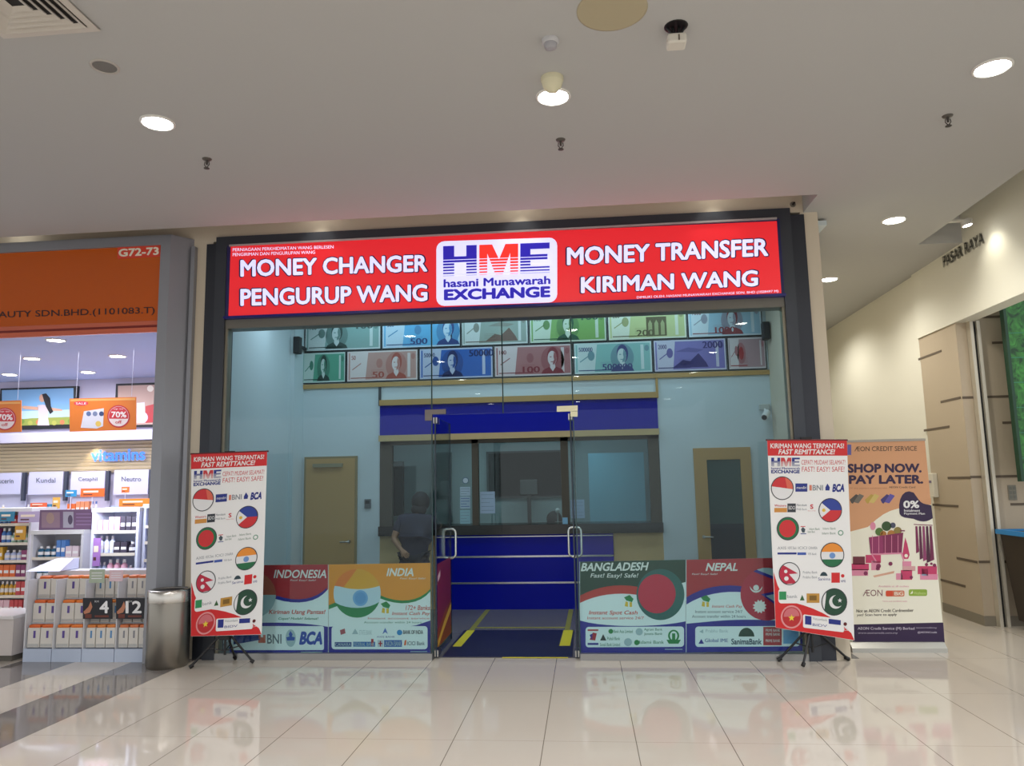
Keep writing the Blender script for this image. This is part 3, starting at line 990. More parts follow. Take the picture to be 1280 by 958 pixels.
# ------------------------------------------------------------------ shop interior
IB = 2.95                                       # back wall
iw = MB()
opL, opR = at(475, 600, IB).x, at(824, 560, IB).x
zt = at(640, 497, IB).z
iw.box((-4.05, IB, 0), (opL, IB + 0.1, 4.3), SHOPWALL)
iw.box((opR, IB, 0), (2.6, IB + 0.1, 4.3), SHOPWALL)
iw.box((opL, IB, zt), (opR, IB + 0.1, 4.3), SHOPWALL)
struct(iw.build('wall_shop_back'))
wl = MB()
wl.box((-4.16, 0.2, 0), (-4.05, IB + 0.1, 4.3), SHOPWALL)
wl.box((-4.05, 2.58, 0), (-3.99, IB, 4.3), SHOPWALL)
wl.box((-4.05, 0.2, 0), (-4.0, 1.73, 4.3), SHOPWALL)
struct(wl.build('wall_shop_left'))
struct(MB().box((-4.1, 0.2, 4.25), (2.56, 5.1, 4.3), SHOPWALL).build('ceiling_shop'))
struct(MB().box((-4.05, 0.06, 0.0), (2.5, IB + 0.05, 0.004), mat('#6d6a66', 0.25)).build('floor_shop'))
b = MB()
for z0, z1 in ((0.0, 0.1),):
    b.box((opR, IB - 0.012, z0), (2.56, IB, z1), mat('#3a3a3c', 0.5))
    b.box((-4.05, IB - 0.012, z0), (opL, IB, z1), mat('#3a3a3c', 0.5))
struct(b.build('baseboard_shop'))
tag(MB().box((dl + 0.05, 0.08, 0.004), (dr - 0.05, 1.42, 0.012), mat('#0b1140', 0.5)).build('floor_mat', loc=(-0.8, 0.75, 0.004)), 'dark navy entrance mat inside the open glass doors', 'floor mat')
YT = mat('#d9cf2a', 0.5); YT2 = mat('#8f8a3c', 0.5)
def tape(pts, z, m, label):
    n = len(pts)
    b = MB()
    b.prism(pts, z, z + 0.002, m)
    c = sum((Vector((*p, 0)) for p in pts), Vector()) / n
    tag(b.build('floor_tape', loc=(c.x, c.y, z)), label, 'floor tape', 'yellow floor tapes')
tape([(-1.42, .53), (-1.33, .53), (-1.31, 1.4), (-1.40, 1.4)], 0.012, YT, 'bright yellow tape strip along the left side of the navy mat')
tape([(-.31, .57), (-.2, .57), (-.18, 1.4), (-.29, 1.4)], 0.012, YT, 'bright yellow tape strip along the right side of the navy mat')
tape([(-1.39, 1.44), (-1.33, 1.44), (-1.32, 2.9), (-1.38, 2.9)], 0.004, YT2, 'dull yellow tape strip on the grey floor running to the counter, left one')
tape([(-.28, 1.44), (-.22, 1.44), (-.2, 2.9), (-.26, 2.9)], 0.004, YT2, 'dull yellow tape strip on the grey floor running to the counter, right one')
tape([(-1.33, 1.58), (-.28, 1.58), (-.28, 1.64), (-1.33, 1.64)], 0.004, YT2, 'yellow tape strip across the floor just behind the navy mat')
tape([(-.85, .045), (-.21, .045), (-.21, .075), (-.85, .075)], 0.004, YT, 'yellow tape strip along the shop threshold')

# banknote panels
def clamp(v):
    return max(0, min(255, int(v)))
SB = PlaneY(IB - 0.035)
def zrow(a, b):
    return (at(*a, IB - .03).z + at(*b, IB - .03).z) / 2
zB = zrow((432, 477), (909, 464.5)); zM = zrow((476, 435), (860, 426)); hR = zM - zB
zT = zM + hR
bx0, bx1 = at(376, 460, IB - .03).x, at(958, 450, IB - .03).x
struct(MB().box((bx0 - 0.03, IB - 0.03, zB - 0.075), (bx1 + 0.05, IB, zB - 0.012), TAN).build('trim_4'))
def note(x0, x1, z0, z1, base, ink, num, side, motif, label):
    y = IB - 0.03
    t = thing('banknote_panel', label, 'wall panel', ((x0 + x1) / 2, y, z0), 'banknote panels above the counter')
    MB().box((x0, y, z0), (x1, IB, z1), mat('#14161c', 0.5)).build('panel_frame', t)
    P = lambda u, v, c: Vector((x0 + .012 + u * (x1 - x0 - .024), y - c, z0 + .012 + v * (z1 - z0 - .024)))
    class Q:
        def map(self, a, b, c=0.0):
            return P(a, b, c)
    q = Q()
    f = MB()
    mb, mi_ = mat(base, 0.4), mat(ink, 0.4)
    bc = rgb(base)
    pale = mat(tuple(v * 0.45 + 0.45 for v in bc), 0.4)
    midm = mat(tuple(0.55 * a + 0.45 * c for a, c in zip(bc, rgb(ink))), 0.4)
    f.poly(q, [(0, 0), (1, 0), (1, 1), (0, 1)], .001, pale)
    f.poly(q, [(.02, .05), (.98, .05), (.98, .95), (.02, .95)], .0018, mb)
    f.poly(q, [(.04, .05), (.26, .05), (.30, .95), (.04, .95)], .0026, pale)
    u = side
    if motif == 'bust':
        f.poly(q, circle(u, .5, .15, 24, .45), .0026, midm)
        f.poly(q, [(u - .15, .05), (u - .125, .17), (u - .045, .27), (u + .045, .27), (u + .125, .17), (u + .15, .05)], .0034, mi_)
        f.poly(q, [(u - .03, .36), (u + .03, .36), (u + .035, .25), (u, .12), (u - .035, .25)], .0038, pale)
        f.poly(q, circle(u + .005, .62, .074, 22, .3), .0042, mi_)
        f.poly(q, circle(u - .004, .55, .058, 22, .24), .0048, pale)
        f.poly(q, [(u + .002, .33), (u + .035, .38), (u + .052, .5), (u + .052, .66), (u + .02, .76), (u + .012, .6), (u + .02, .5), (u + .004, .42)], .0054, midm)
        f.poly(q, [(u - .036, .58), (u - .012, .58), (u - .012, .61), (u - .036, .61)], .006, midm)
        f.poly(q, [(u - .025, .42), (u + .012, .42), (u + .008, .445), (u - .022, .445)], .006, midm)
    elif motif == 'arch':
        f.poly(q, [(u - .13, .08), (u + .13, .08), (u + .13, .72), (u - .13, .72)], .0026, mi_)
        for k in (-1, 0, 1):
            f.poly(q, [(u + k * .08 - .025, .12), (u + k * .08 + .025, .12), (u + k * .08 + .025, .5), (u + k * .08, .62), (u + k * .08 - .025, .5)], .0034, midm)
    elif motif == 'land':
        f.poly(q, [(u - .25, .1), (u - .1, .35), (u, .3), (u + .12, .55), (u + .22, .25), (u + .25, .1)], .0026, mi_)
        f.poly(q, [(u - .2, .62), (u - .02, .75), (u + .2, .66), (u + .1, .58)], .0026, midm)
    else:
        f.poly(q, circle(u, .5, .12, 24, .34), .0026, midm)
        f.poly(q, circle(u, .5, .07, 8, .22), .0034, mi_)
    f.poly(q, circle(.46 if abs(u - .46) > .2 else .22, .58, .045, 18, .16), .0034, midm)
    if num:
        nx = .68 if u < .6 else .36
        f.text(q, num, nx, nx + .055 * len(num) + .06, .70 if u < .6 else .1, .92 if u < .6 else .3, .0042, mi_, 0.03)
        f.text(q, num, .06, .06 + .03 * len(num), .72, .86, .0042, mi_, 0.02)
    for k in range(4):
        f.poly(q, [(.34, .2 + k * .05), (.52, .2 + k * .05), (.52, .212 + k * .05), (.34, .212 + k * .05)], .0026, midm)
    f.poly(q, [(.86, .1), (.9, .1), (.9, .9), (.86, .9)], .0026, pale)
    f.poly(q, circle(.94, .78, .03, 14, .1), .0034, midm)
    f.poly(q, [(.05, .09), (.5, .09), (.5, .12), (.05, .12)], .0034, mi_)
    f.poly(q, [(.07, .4), (.075, .37), (.2, .58), (.195, .61)], .0034, midm)
    f.build('printed_note', t)
g0 = 0.008
r1 = [380, 476.5, 576, 661, 759.5, 860, 954.7]
r2 = [376, 432.5, 523, 617, 716.5, 816.5, 909.7, 959]
spec1 = [('#7f9f9a', '#27413c', '100', .42, 'bust', 'grey green note panel with oval portrait, top row far left'), ('#5fa8d4', '#2a3f77', '500', .85, 'bust', 'bright blue note panel with portrait at its right end, top row'), ('#8e9b92', '#6d5348', '', .6, 'land', 'dull grey brown note panel in the top row over the doors'), ('#7aa45a', '#22503a', '100', .5, 'bust', 'green and yellow note panel numbered one hundred, top row'), ('#bfc58a', '#5b5330', '200', .62, 'arch', 'pale yellow note panel numbered two hundred with arches, top row'), ('#9fc0d2', '#8c3c44', '1000', .6, 'bust', 'pale blue note panel with red brown portrait, top row far right')]
spec2 = [('#4f9a80', '#173a33', '', .5, 'bust', 'green note panel with capped portrait, lower row far left'), ('#b98f86', '#a04a3c', '50', .7, 'bust', 'pinkish note panel with orange brown portrait, lower row'), ('#2c5fae', '#12245a', '50000', .45, 'bust', 'deep blue note panel with portrait, lower row'), ('#a0686a', '#7a1d2c', '100', .75, 'bust', 'rose red note panel numbered one hundred, lower row'), ('#86b8b4', '#3d4478', '500000', .62, 'bust', 'pale teal note panel numbered five hundred thousand, lower row'), ('#7a72b4', '#332c6c', '2000', .5, 'land', 'violet note panel with landscape, lower row'), ('#a88a90', '#9a2c33', '', .35, 'rose', 'pale note panel with red rosette, lower row far right')]
for i, s in enumerate(spec1):
    xa, xb = at(r1[i], 430, IB - .03).x + g0, at(r1[i + 1], 430, IB - .03).x - g0 / 4
    note(xa, xb, zM + .006, zT, s[0], s[1], s[2], s[3], s[4], s[5])
for i, s in enumerate(spec2):
    xa, xb = at(r2[i], 460, IB - .03).x + g0, at(r2[i + 1], 460, IB - .03).x - g0 / 4
    note(xa, xb, zB, zM - .002, s[0], s[1], s[2], s[3], s[4], s[5])
# small black loudspeakers at both ends of the note panels
for px, py, Y, lab in ((372, 432, 2.6, 'small black wall speaker beside the left end of the banknote panels'), (957, 414, 2.75, 'small black wall speaker beside the right end of the banknote panels')):
    p = at(px, py, Y)
    t = thing('wall_speaker', lab, 'speaker', p, 'small wall speakers')
    MB().box((p.x - .045, Y - .06, p.z - .12), (p.x + .045, Y + .06, p.z + .12), mat('#101216', 0.5)).build('cabinet', t, bevel=.01)
    MB().box((p.x - .036, Y - .064, p.z - .1), (p.x + .036, Y - .06, p.z + .1), mat('#26282c', 0.8)).build('grille', t)
    MB().box((p.x - .015, Y + .06, p.z - .02), (p.x + .015, IB, p.z + .02), mat('#101216', 0.5)).build('bracket', t)

# doors to the back rooms
xa, xb, zd = at(381, 600, IB).x, at(447, 600, IB).x, at(415, 571, IB).z
t = thing('door_3', None, None, ((xa + xb) / 2, IB, 0)); t['kind'] = 'structure'
MB().box((xa, IB - .03, 0), (xb, IB, zd), mat('#8f7d55', 0.5)).build('door_frame', t)
MB().box((xa + .03, IB - .04, 0), (xb - .03, IB - .03, zd - .03), TAN).build('door_panel', t)
MB().box((xa + .14, IB - .085, zd - .15), (xb - .2, IB - .04, zd - .10), mat('#8d8468', 0.4)).build('door_closer', t)
hz = at(437, 677, IB).z
h = MB()
h.cyl((xb - .1, IB - .04, hz), (xb - .1, IB - .075, hz), .022, .022, STEEL)
h.tube([(xb - .1, IB - .075, hz), (xb - .13, IB - .085, hz), (xb - .22, IB - .085, hz - .005)], .010, STEEL)
h.build('lever_handle', t)
xa, xb, zd = at(866, 562, IB).x, at(937, 560, IB).x, at(900, 560, IB).z
t = thing('door_4', None, None, ((xa + xb) / 2, IB, 0)); t['kind'] = 'structure'
gl0, gl1, gt = xa + .17, xb - .14, zd - .16
fr = MB()
for a, c in (((xa, 0), (gl0, zd)), ((gl1, 0), (xb, zd)), ((gl0, gt), (gl1, zd)), ((gl0, 0), (gl1, .25))):
    fr.box((a[0], IB - .04, a[1]), (c[0], IB - .002, c[1]), TAN)
fr.build('door_frame', t)
MB().box((gl0, IB - .022, .25), (gl1, IB - .012, gt), mat('#39524f', 0.12)).build('glass_panel', t)
zk = at(900, 655, IB).z
MB().box((gl0, IB - .0235, .25), (gl1, IB - .0225, zk), mat('#1c2c38', 0.2)).build('dark_film', t)
hz = at(878, 671, IB).z
h = MB()
h.cyl((xa + .08, IB - .04, hz), (xa + .08, IB - .075, hz), .022, .022, STEEL)
h.tube([(xa + .08, IB - .075, hz), (xa + .11, IB - .085, hz), (xa + .2, IB - .085, hz - .005)], .010, STEEL)
h.build('lever_handle', t)
p = at(460, 630, IB)
t = thing('keypad', 'small grey access keypad on the wall between the tan door and the counter', 'keypad', p)
MB().box((p.x - .045, IB - .03, p.z - .065), (p.x + .045, IB, p.z + .065), mat('#5d6468', 0.4)).build('case', t, bevel=.006)
MB().box((p.x - .03, IB - .033, p.z + .0), (p.x + .03, IB - .03, p.z + .045), mat('#2a3236', 0.2)).build('display', t)
p = at(955, 512, IB)
t = thing('security_camera', 'white bullet security camera on the bluish wall right of the counter', 'camera', p)
MB().box((p.x - .07, IB - .05, p.z - .01), (p.x + .07, IB, p.z + .07), mat('#b9bdb9', 0.4)).build('wall_mount', t, bevel=.01)
MB().tube([(p.x, IB - .04, p.z), (p.x - .01, IB - .1, p.z - .03), (p.x - .03, IB - .13, p.z - .06)], .014, WHITE).build('arm', t)
q0, q1 = Vector((p.x + .02, IB - .08, p.z - .05)), Vector((p.x - .06, IB - .24, p.z - .13))
MB().cyl(q0, q1, .045, .045, mat('#e4e6e4', 0.4)).build('housing', t)
MB().cyl(q1, q1 + (q1 - q0).normalized() * .012, .036, .03, BLACK).build('lens', t)

# counter, fascia, window frames
zc1, zc0 = at(640, 656, IB).z, at(640, 668, IB).z
bp0, bp1 = at(545, 720, IB).x, at(767, 690, IB).x
ct = thing('service_counter', 'blue fronted service counter with steel strips and black worktop', 'counter', ((opL + opR) / 2, IB, 0))
MB().box((bp0, IB - .035, 0.0), (bp1, IB + .3, zc0), NAVY).build('blue_panel', ct)
MB().box((opL, IB - .0, 0.0), (bp0, IB + .3, zc0), TAN2).build('tan_panel', ct)
MB().box((bp1, IB - .0, 0.0), (opR, IB + .3, zc0), TAN2).build('tan_panel', ct)
for py in (671, 696, 729):
    z = at(640, py, IB - .04).z
    MB().box((bp0, IB - .041, z - (.012 if py > 680 else .006)), (bp1, IB - .035, z + (.012 if py > 680 else .006)), mat('#b4b4b8', 0.25, 0.9)).build('steel_strip', ct)
MB().box((opL, IB - .09, zc0), (opR, IB + .5, zc1), mat('#14140f', 0.25)).build('worktop', ct)
ff = MB()
z1, z2, z3, z4 = at(640, 496, IB).z, at(640, 503, IB).z, at(640, 541, IB).z, at(640, 548.5, IB).z
struct(MB().box((opL, IB - .02, z3), (opR, IB + .1, z2), NAVY).build('trim_5'))
tn = MB()
tn.box((opL, IB - .06, z2), (opR, IB, z1), TAN)
tn.box((opL, IB - .09, z4), (opR, IB + .1, z3), TAN2)
struct(tn.build('trim_6'))
struct(MB().box((opL - .02, IB - .03, z2), (opL + .012, IB + .02, zB - .08), mat('#3b3d40', 0.5)).box((opR - .012, IB - .03, z2), (opR + .02, IB + .02, zB - .08), TAN).build('trim_7'))
mf = MB()
MULL = mat('#4a4337', 0.45)
for a, b_ in ((475, 490), (590, 598), (701.5, 711), (812, 825)):
    mf.box((max(opL, at(a, 600, IB).x), IB - .01, zc1), (min(opR, at(b_, 600, IB).x), IB + .09, z4), MULL)
mf.box((opL, IB - .01, z4 - .05), (opR, IB + .09, z4), MULL)
struct(mf.build('trim_8'))
GI = glass_mat((0.8, 0.9, 0.9), 0.8)
struct(MB().box((opL + .1, IB + .04, zc1), (opR - .1, IB + .048, z4 - .05), GI).build('window_5'))

# back office behind the counter glass
OB = 4.6
ob = MB()
OW = mat('#9fb0b3', 0.7)
ob.box((-3.3, OB, 0), (1.6, OB + .1, 2.75), OW)
ob.box((-3.4, IB + .1, 0), (-3.3, OB + .1, 2.75), OW)
ob.box((1.5, IB + .1, 0), (1.6, OB + .1, 2.75), OW)
ob.box((-3.4, IB + .1, 2.68), (1.6, OB + .1, 2.75), OW)
struct(ob.build('wall_office'))
def pxbox(name, x0, y0, x1, y1, Y, t, m, label, cat, group=None, extra=None):
    a, c = at(x0, y0, Y), at(x1, y1, Y)
    b = MB().box((a.x, Y, min(a.z, c.z)), (c.x, Y + t, max(a.z, c.z)), m)
    if extra:
        extra(b, PlaneY(Y))
    return tag(b.build(name, loc=((a.x + c.x) / 2, Y, min(a.z, c.z))), label, cat, group)
w0, w1 = at(608, 565, OB - .04), at(704, 622, OB - .04)
t = thing('dark_wall_screen', 'large dark glass screen on the office wall behind the middle counter window', 'wall screen', ((w0.x + w1.x) / 2, OB - .05, w1.z))
MB().box((w0.x, OB - .05, w1.z), (w1.x, OB, w0.z), mat('#2a3234', 0.3)).build('frame', t)
MB().box((w0.x + .03, OB - .054, w1.z + .03), (w1.x - .03, OB - .05, w0.z - .03), mat('#0c1011', 0.5, spec=0.1)).build('glass_face', t)
w0, w1 = at(650, 600, OB - .3), at(672, 618, OB - .3)
t = thing('office_monitor', 'small dark monitor in front of the office wall screen', 'monitor', ((w0.x + w1.x) / 2, OB - .3, w1.z))
MB().box((w0.x, OB - .32, w1.z), (w1.x, OB - .28, w0.z), mat('#10161b', 0.15)).build('screen', t, bevel=.006)
MB().box(((w0.x + w1.x) / 2 - .03, OB - .29, .9), ((w0.x + w1.x) / 2 + .03, OB - .26, w1.z), BLACK).build('stand', t)
def lines(n, m):
    def ex(b, S):
        xs = [v.x for v in b.v]; zs = [v.z for v in b.v]; y = min(v.y for v in b.v)
        x0, x1, za, zb = min(xs), max(xs), min(zs), max(zs)
        for k in range(n):
            z = zb - (k + .8) * (zb - za) / (n + .6)
            b.box((x0 + .08 * (x1 - x0), y - .001, z - .003), (x0 + (.9 - .25 * (k % 3 == 2)) * (x1 - x0), y, z + .003), m)
    return ex
LN = mat('#7d8fa0', 0.5)
GP = IB + .036
pxbox('window_notice', 600, 615, 619, 642, GP, .002, mat('#9cb4cc', 0.5), 'pale blue notice stuck low on the middle counter window', 'notice', 'notices on the counter glass', lines(5, LN))
pxbox('window_notice', 575, 609, 588, 620, GP, .002, mat('#a9c4d4', 0.5), 'small pale notice above two others beside the left mullion', 'notice', 'notices on the counter glass', lines(3, LN))
pxbox('window_notice', 575, 621, 588, 636, GP, .002, mat('#9fbccd', 0.5), 'small blue edged notice in the middle of three beside the left mullion', 'notice', 'notices on the counter glass', lines(4, mat('#20398c', 0.5)))
pxbox('window_notice', 575, 638, 588, 655, GP, .002, mat('#8fbcc8', 0.5), 'small teal notice lowest of three beside the left mullion', 'notice', 'notices on the counter glass', lines(4, LN))
pxbox('window_notice', 713, 625, 731, 648, GP, .002, mat('#8fa9c2', 0.5), 'pale notice low at the left side of the right counter window', 'notice', 'notices on the counter glass', lines(5, LN))
pxbox('partition_board', 735, 567, 808, 652, 4.05, .03, mat('#8cc4dc', 0.5), 'pale blue partition board filling the right counter window', 'partition board')
pxbox('hanging_coat', 491, 577, 503, 645, 4.2, .12, mat('#1e2827', 0.8), 'dark coat hanging at the left in the office', 'coat')
pxbox('reflection_panel', 545, 565, 560, 655, 4.0, .4, mat('#5b6f70', 0.6), 'grey green panel standing in for a reflection in the left glass door', 'reflection panel')  # solid panel placed for a reflection in the open left leaf
p = at(582, 601, GP)
t = thing('wall_clock', 'round pale clock on the office wall above the small notices', 'clock', (p.x, GP, p.z))
MB().cyl((p.x, GP, p.z), (p.x, GP - .012, p.z), .045, .045, mat('#4a6a88', 0.4), 24).build('rim', t)
MB().cyl((p.x, GP - .012, p.z), (p.x, GP - .014, p.z), .036, .036, mat('#b4c8d4', 0.4), 24).build('dial', t)
# papers and a card holder on the worktop
p = at(692, 656, IB)
tag(MB().box((at(706, 650, IB).x - .03, IB - .05, zc1), (at(706, 650, IB).x + .04, IB - .02, zc1 + .085), mat('#7fb2d2', 0.4)).build('card_holder', loc=(at(706, 650, IB).x, IB - .035, zc1)), 'small blue card holder on the worktop below the right mullion', 'card holder')


# ------------------------------------------------------------------ people
def skin_mesh(name, joints, bones, m, parent, sub=2):
    """joints: {key: ((x,y,z), radius)}; grown into one continuous surface"""
    keys = list(joints)
    me = bpy.data.meshes.new(name)
    off = Vector(parent.location)
    me.from_pydata([Vector(joints[k][0]) - off for k in keys], [(keys.index(a), keys.index(b_)) for a, b_ in bones], [])
    o = bpy.data.objects.new(name, me)
    C.objects.link(o)
    o.parent = parent
    sk = o.modifiers.new('skin', 'SKIN')
    sk.use_smooth_shade = True
    for i, k in enumerate(keys):
        r = joints[k][1]
        me.skin_vertices[0].data[i].radius = (r, r) if not isinstance(r, tuple) else r
        me.skin_vertices[0].data[i].use_root = (i == 0)
    ss = o.modifiers.new('sub', 'SUBSURF')
    ss.levels = ss.render_levels = sub
    dg = bpy.context.evaluated_depsgraph_get()
    new = bpy.data.meshes.new_from_object(o.evaluated_get(dg))
    o.modifiers.clear()
    o.data = new
    bpy.data.meshes.remove(me)
    new.materials.clear()
    new.materials.append(m)
    for pl in new.polygons:
        pl.use_smooth = True
    return o


SKIN = mat('#9a7256', 0.55)
cx, cy = -2.23, 2.32
pr = thing('person', 'person in a dark shirt and trousers standing at the counter, seen from behind', 'person', (cx, cy, 0))
J = {
    'pel': ((cx, cy, .86), (.15, .11)), 'bel': ((cx + .01, cy + .02, 1.0), (.15, .11)), 'chest': ((cx + .02, cy + .07, 1.17), (.165, .115)), 'neckb': ((cx + .03, cy + .12, 1.30), .065), 'neck': ((cx + .04, cy + .15, 1.36), .05), 'head': ((cx + .05, cy + .18, 1.44), .085), 'crown': ((cx + .055, cy + .19, 1.50), .07),
    'shl': ((cx - .19, cy + .06, 1.23), .062), 'ell': ((cx - .27, cy - .02, 1.0), .043), 'wrl': ((cx - .15, cy - .13, .88), .030), 'pml': ((cx - .10, cy - .16, .835), .030),
    'shr': ((cx + .22, cy + .09, 1.23), .062), 'elr': ((cx + .30, cy + .22, 1.14), .043), 'wrr': ((cx + .2, cy + .43, 1.205), .030), 'pmr': ((cx + .16, cy + .51, 1.205), .030),
    'hpl': ((cx - .09, cy, .8), .10), 'knl': ((cx - .10, cy + .02, .46), .062), 'anl': ((cx - .11, cy, .1), .042), 'tol': ((cx - .12, cy + .14, .045), .036),
    'hpr': ((cx + .09, cy, .8), .10), 'knr': ((cx + .10, cy + .02, .46), .062), 'anr': ((cx + .11, cy, .1), .042), 'tor': ((cx + .12, cy + .14, .045), .036)}
Bn = [('pel', 'bel'), ('bel', 'chest'), ('chest', 'neckb'), ('neckb', 'neck'), ('neck', 'head'), ('head', 'crown'), ('chest', 'shl'), ('shl', 'ell'), ('ell', 'wrl'), ('wrl', 'pml'), ('chest', 'shr'), ('shr', 'elr'), ('elr', 'wrr'), ('wrr', 'pmr'),
      ('pel', 'hpl'), ('hpl', 'knl'), ('knl', 'anl'), ('anl', 'tol'), ('pel', 'hpr'), ('hpr', 'knr'), ('knr', 'anr'), ('anr', 'tor')]
def fingers(J, Bn, palm, d, side, s, flat):
    """four bent fingers and a thumb leaving the palm; d: pointing direction, side: across the palm"""
    d, side = Vector(d).normalized(), Vector(side).normalized()
    p0 = Vector(J[palm][0])
    n = d.cross(side).normalized() * flat
    for i, (off, ln) in enumerate(((-.030, .062), (-.010, .075), (.010, .07), (.028, .055))):
        a = p0 + side * off + d * .028
        b1 = a + d * ln * .55 + n * .006
        c1 = b1 + d * ln * .4 + n * .024
        for k, (pt, r) in enumerate(((a, .0095), (b1, .0085), (c1, .007))):
            J[f'{palm}f{i}{k}'] = (tuple(pt), r)
        Bn += [(palm, f'{palm}f{i}0'), (f'{palm}f{i}0', f'{palm}f{i}1'), (f'{palm}f{i}1', f'{palm}f{i}2')]
    a = p0 - side * .036 - d * .005
    b1 = a - side * .016 + d * .034 + n * .008
    J[palm + 't0'] = (tuple(a), .011)
    J[palm + 't1'] = (tuple(b1), .009)
    Bn += [(palm, palm + 't0'), (palm + 't0', palm + 't1')]
fingers(J, Bn, 'pml', (.75, -.2, -.6), (.5, .3, .6), 1, 1)
fingers(J, Bn, 'pmr', (-.4, .9, 0), (.9, .4, 0), 1, -1)
skin_mesh('body', J, Bn, SKIN, pr, 2)
sh = {k: J[k] for k in ('pel', 'bel', 'chest', 'neckb', 'shl', 'shr')}
sh['pel'] = ((cx, cy - .005, .84), (.185, .14)); sh['bel'] = (J['bel'][0], (.18, .135)); sh['chest'] = (J['chest'][0], (.20, .155)); sh['neckb'] = ((cx + .03, cy + .105, 1.30), .105)
sh['shl'] = (J['shl'][0], .085); sh['shr'] = (J['shr'][0], .085)
sh['sll'] = ((cx - .245, cy + .005, 1.07), .066); sh['slr'] = ((cx + .275, cy + .19, 1.12), .066)
sh['hem'] = ((cx, cy - .005, .76), (.18, .14))
shirt = mat('#1c2136', 0.8, noise=0.5)
skin_mesh('shirt', sh, [('pel', 'bel'), ('bel', 'chest'), ('chest', 'neckb'), ('chest', 'shl'), ('shl', 'sll'), ('chest', 'shr'), ('shr', 'slr'), ('pel', 'hem')], shirt, pr, 2)
trz = {'pel': ((cx, cy, .84), (.165, .125)), 'hpl': ((cx - .09, cy, .76), .115), 'knl': ((cx - .10, cy + .02, .46), .082), 'anl': ((cx - .11, cy, .11), .062), 'hpr': ((cx + .09, cy, .76), .115), 'knr': ((cx + .10, cy + .02, .46), .082), 'anr': ((cx + .11, cy, .11), .062)}
skin_mesh('trousers', trz, [('pel', 'hpl'), ('hpl', 'knl'), ('knl', 'anl'), ('pel', 'hpr'), ('hpr', 'knr'), ('knr', 'anr')], mat('#12131c', 0.8), pr, 2)
hb = MB()
hc = Vector(J['head'][0])
hb.ball((hc.x, hc.y - .012, hc.z + .03), .128, mat('#0a0a0c', 0.6), 20, 14, .95, 1.0, 1.08)
hb.ball((hc.x - .01, hc.y - .075, hc.z - .07), .1, mat('#0a0a0c', 0.6), 16, 10, 1.05, .6, .9)
hb.build('hair', pr)
for nm in ('tol', 'tor'):
    a = Vector(J[nm][0])
    MB().box((a.x - .045, a.y - .18, 0.004), (a.x + .045, a.y + .06, .075), mat('#18181a', 0.5)).build('shoe', pr, bevel=.02)

# clerk behind the counter, bent low
kx, ky = at(693, 650, 3.75).x, 3.72
hz = at(693, 641, 3.72).z - .11
ck = thing('person', 'person bent low behind the counter glass, only dark hair and shoulder showing', 'person', (kx, ky, 0))
JJ = {'pel': ((kx, ky + .28, .5), (.15, .12)), 'bel': ((kx, ky + .25, .68), (.14, .11)), 'chest': ((kx - .01, ky + .14, hz - .26), (.15, .11)), 'neckb': ((kx, ky + .06, hz - .14), .06), 'neck': ((kx, ky + .03, hz - .09), .05), 'head': ((kx, ky, hz), .088), 'crown': ((kx, ky - .01, hz + .05), .07),
      'shl': ((kx - .17, ky + .1, hz - .22), .06), 'ell': ((kx - .22, ky - .05, .78), .042), 'wrl': ((kx - .08, ky - .22, .80), .03), 'pml': ((kx - .05, ky - .27, .80), .03),
      'shr': ((kx + .17, ky + .1, hz - .22), .06), 'elr': ((kx + .22, ky - .05, .78), .042), 'wrr': ((kx + .1, ky - .22, .80), .03), 'pmr': ((kx + .07, ky - .27, .80), .03),
      'knl': ((kx - .12, ky - .12, .5), .07), 'anl': ((kx - .12, ky - .1, .1), .045), 'tol': ((kx - .12, ky - .22, .045), .035), 'knr': ((kx + .12, ky - .12, .5), .07), 'anr': ((kx + .12, ky - .1, .1), .045), 'tor': ((kx + .12, ky - .22, .045), .035)}
BB = [('pel', 'bel'), ('bel', 'chest'), ('chest', 'neckb'), ('neckb', 'neck'), ('neck', 'head'), ('head', 'crown'), ('chest', 'shl'), ('shl', 'ell'), ('ell', 'wrl'), ('wrl', 'pml'), ('chest', 'shr'), ('shr', 'elr'), ('elr', 'wrr'), ('wrr', 'pmr'), ('pel', 'knl'), ('knl', 'anl'), ('anl', 'tol'), ('pel', 'knr'), ('knr', 'anr'), ('anr', 'tor')]
fingers(JJ, BB, 'pml', (0, -1, 0), (1, 0, 0), 1, 1)
fingers(JJ, BB, 'pmr', (0, -1, 0), (-1, 0, 0), 1, -1)
skin_mesh('body', JJ, BB, SKIN, ck, 2)
js = {'pel': ((kx, ky + .28, .5), (.18, .15)), 'bel': (JJ['bel'][0], (.17, .14)), 'chest': (JJ['chest'][0], (.18, .14)), 'neckb': (JJ['neckb'][0], .08), 'shl': (JJ['shl'][0], .085), 'shr': (JJ['shr'][0], .085), 'sl': ((kx - .2, ky + .02, hz - .38), .065), 'sr': ((kx + .2, ky + .02, hz - .38), .065)}
skin_mesh('top', js, [('pel', 'bel'), ('bel', 'chest'), ('chest', 'neckb'), ('chest', 'shl'), ('shl', 'sl'), ('chest', 'shr'), ('shr', 'sr')], mat('#101218', 0.8), ck, 2)
MB().ball((kx, ky + .005, hz + .015), .115, mat('#08080a', 0.7), 20, 14, 1.0, 1.0, 1.05).build('hair', ck)
tag(MB().box((kx - .25, ky + .1, 0.0), (kx + .25, ky + .55, .1), mat('#1a1c20', 0.6)).box((kx - .04, ky + .3, .1), (kx + .04, ky + .38, .36), BLACK).box((kx - .24, ky + .08, .33), (kx + .24, ky + .52, .39), mat('#1a1c20', 0.7)).build('office_stool', loc=(kx, ky + .3, 0)), 'dark stool under the person behind the counter', 'stool')
p = at(697, 638.5, 3.5)
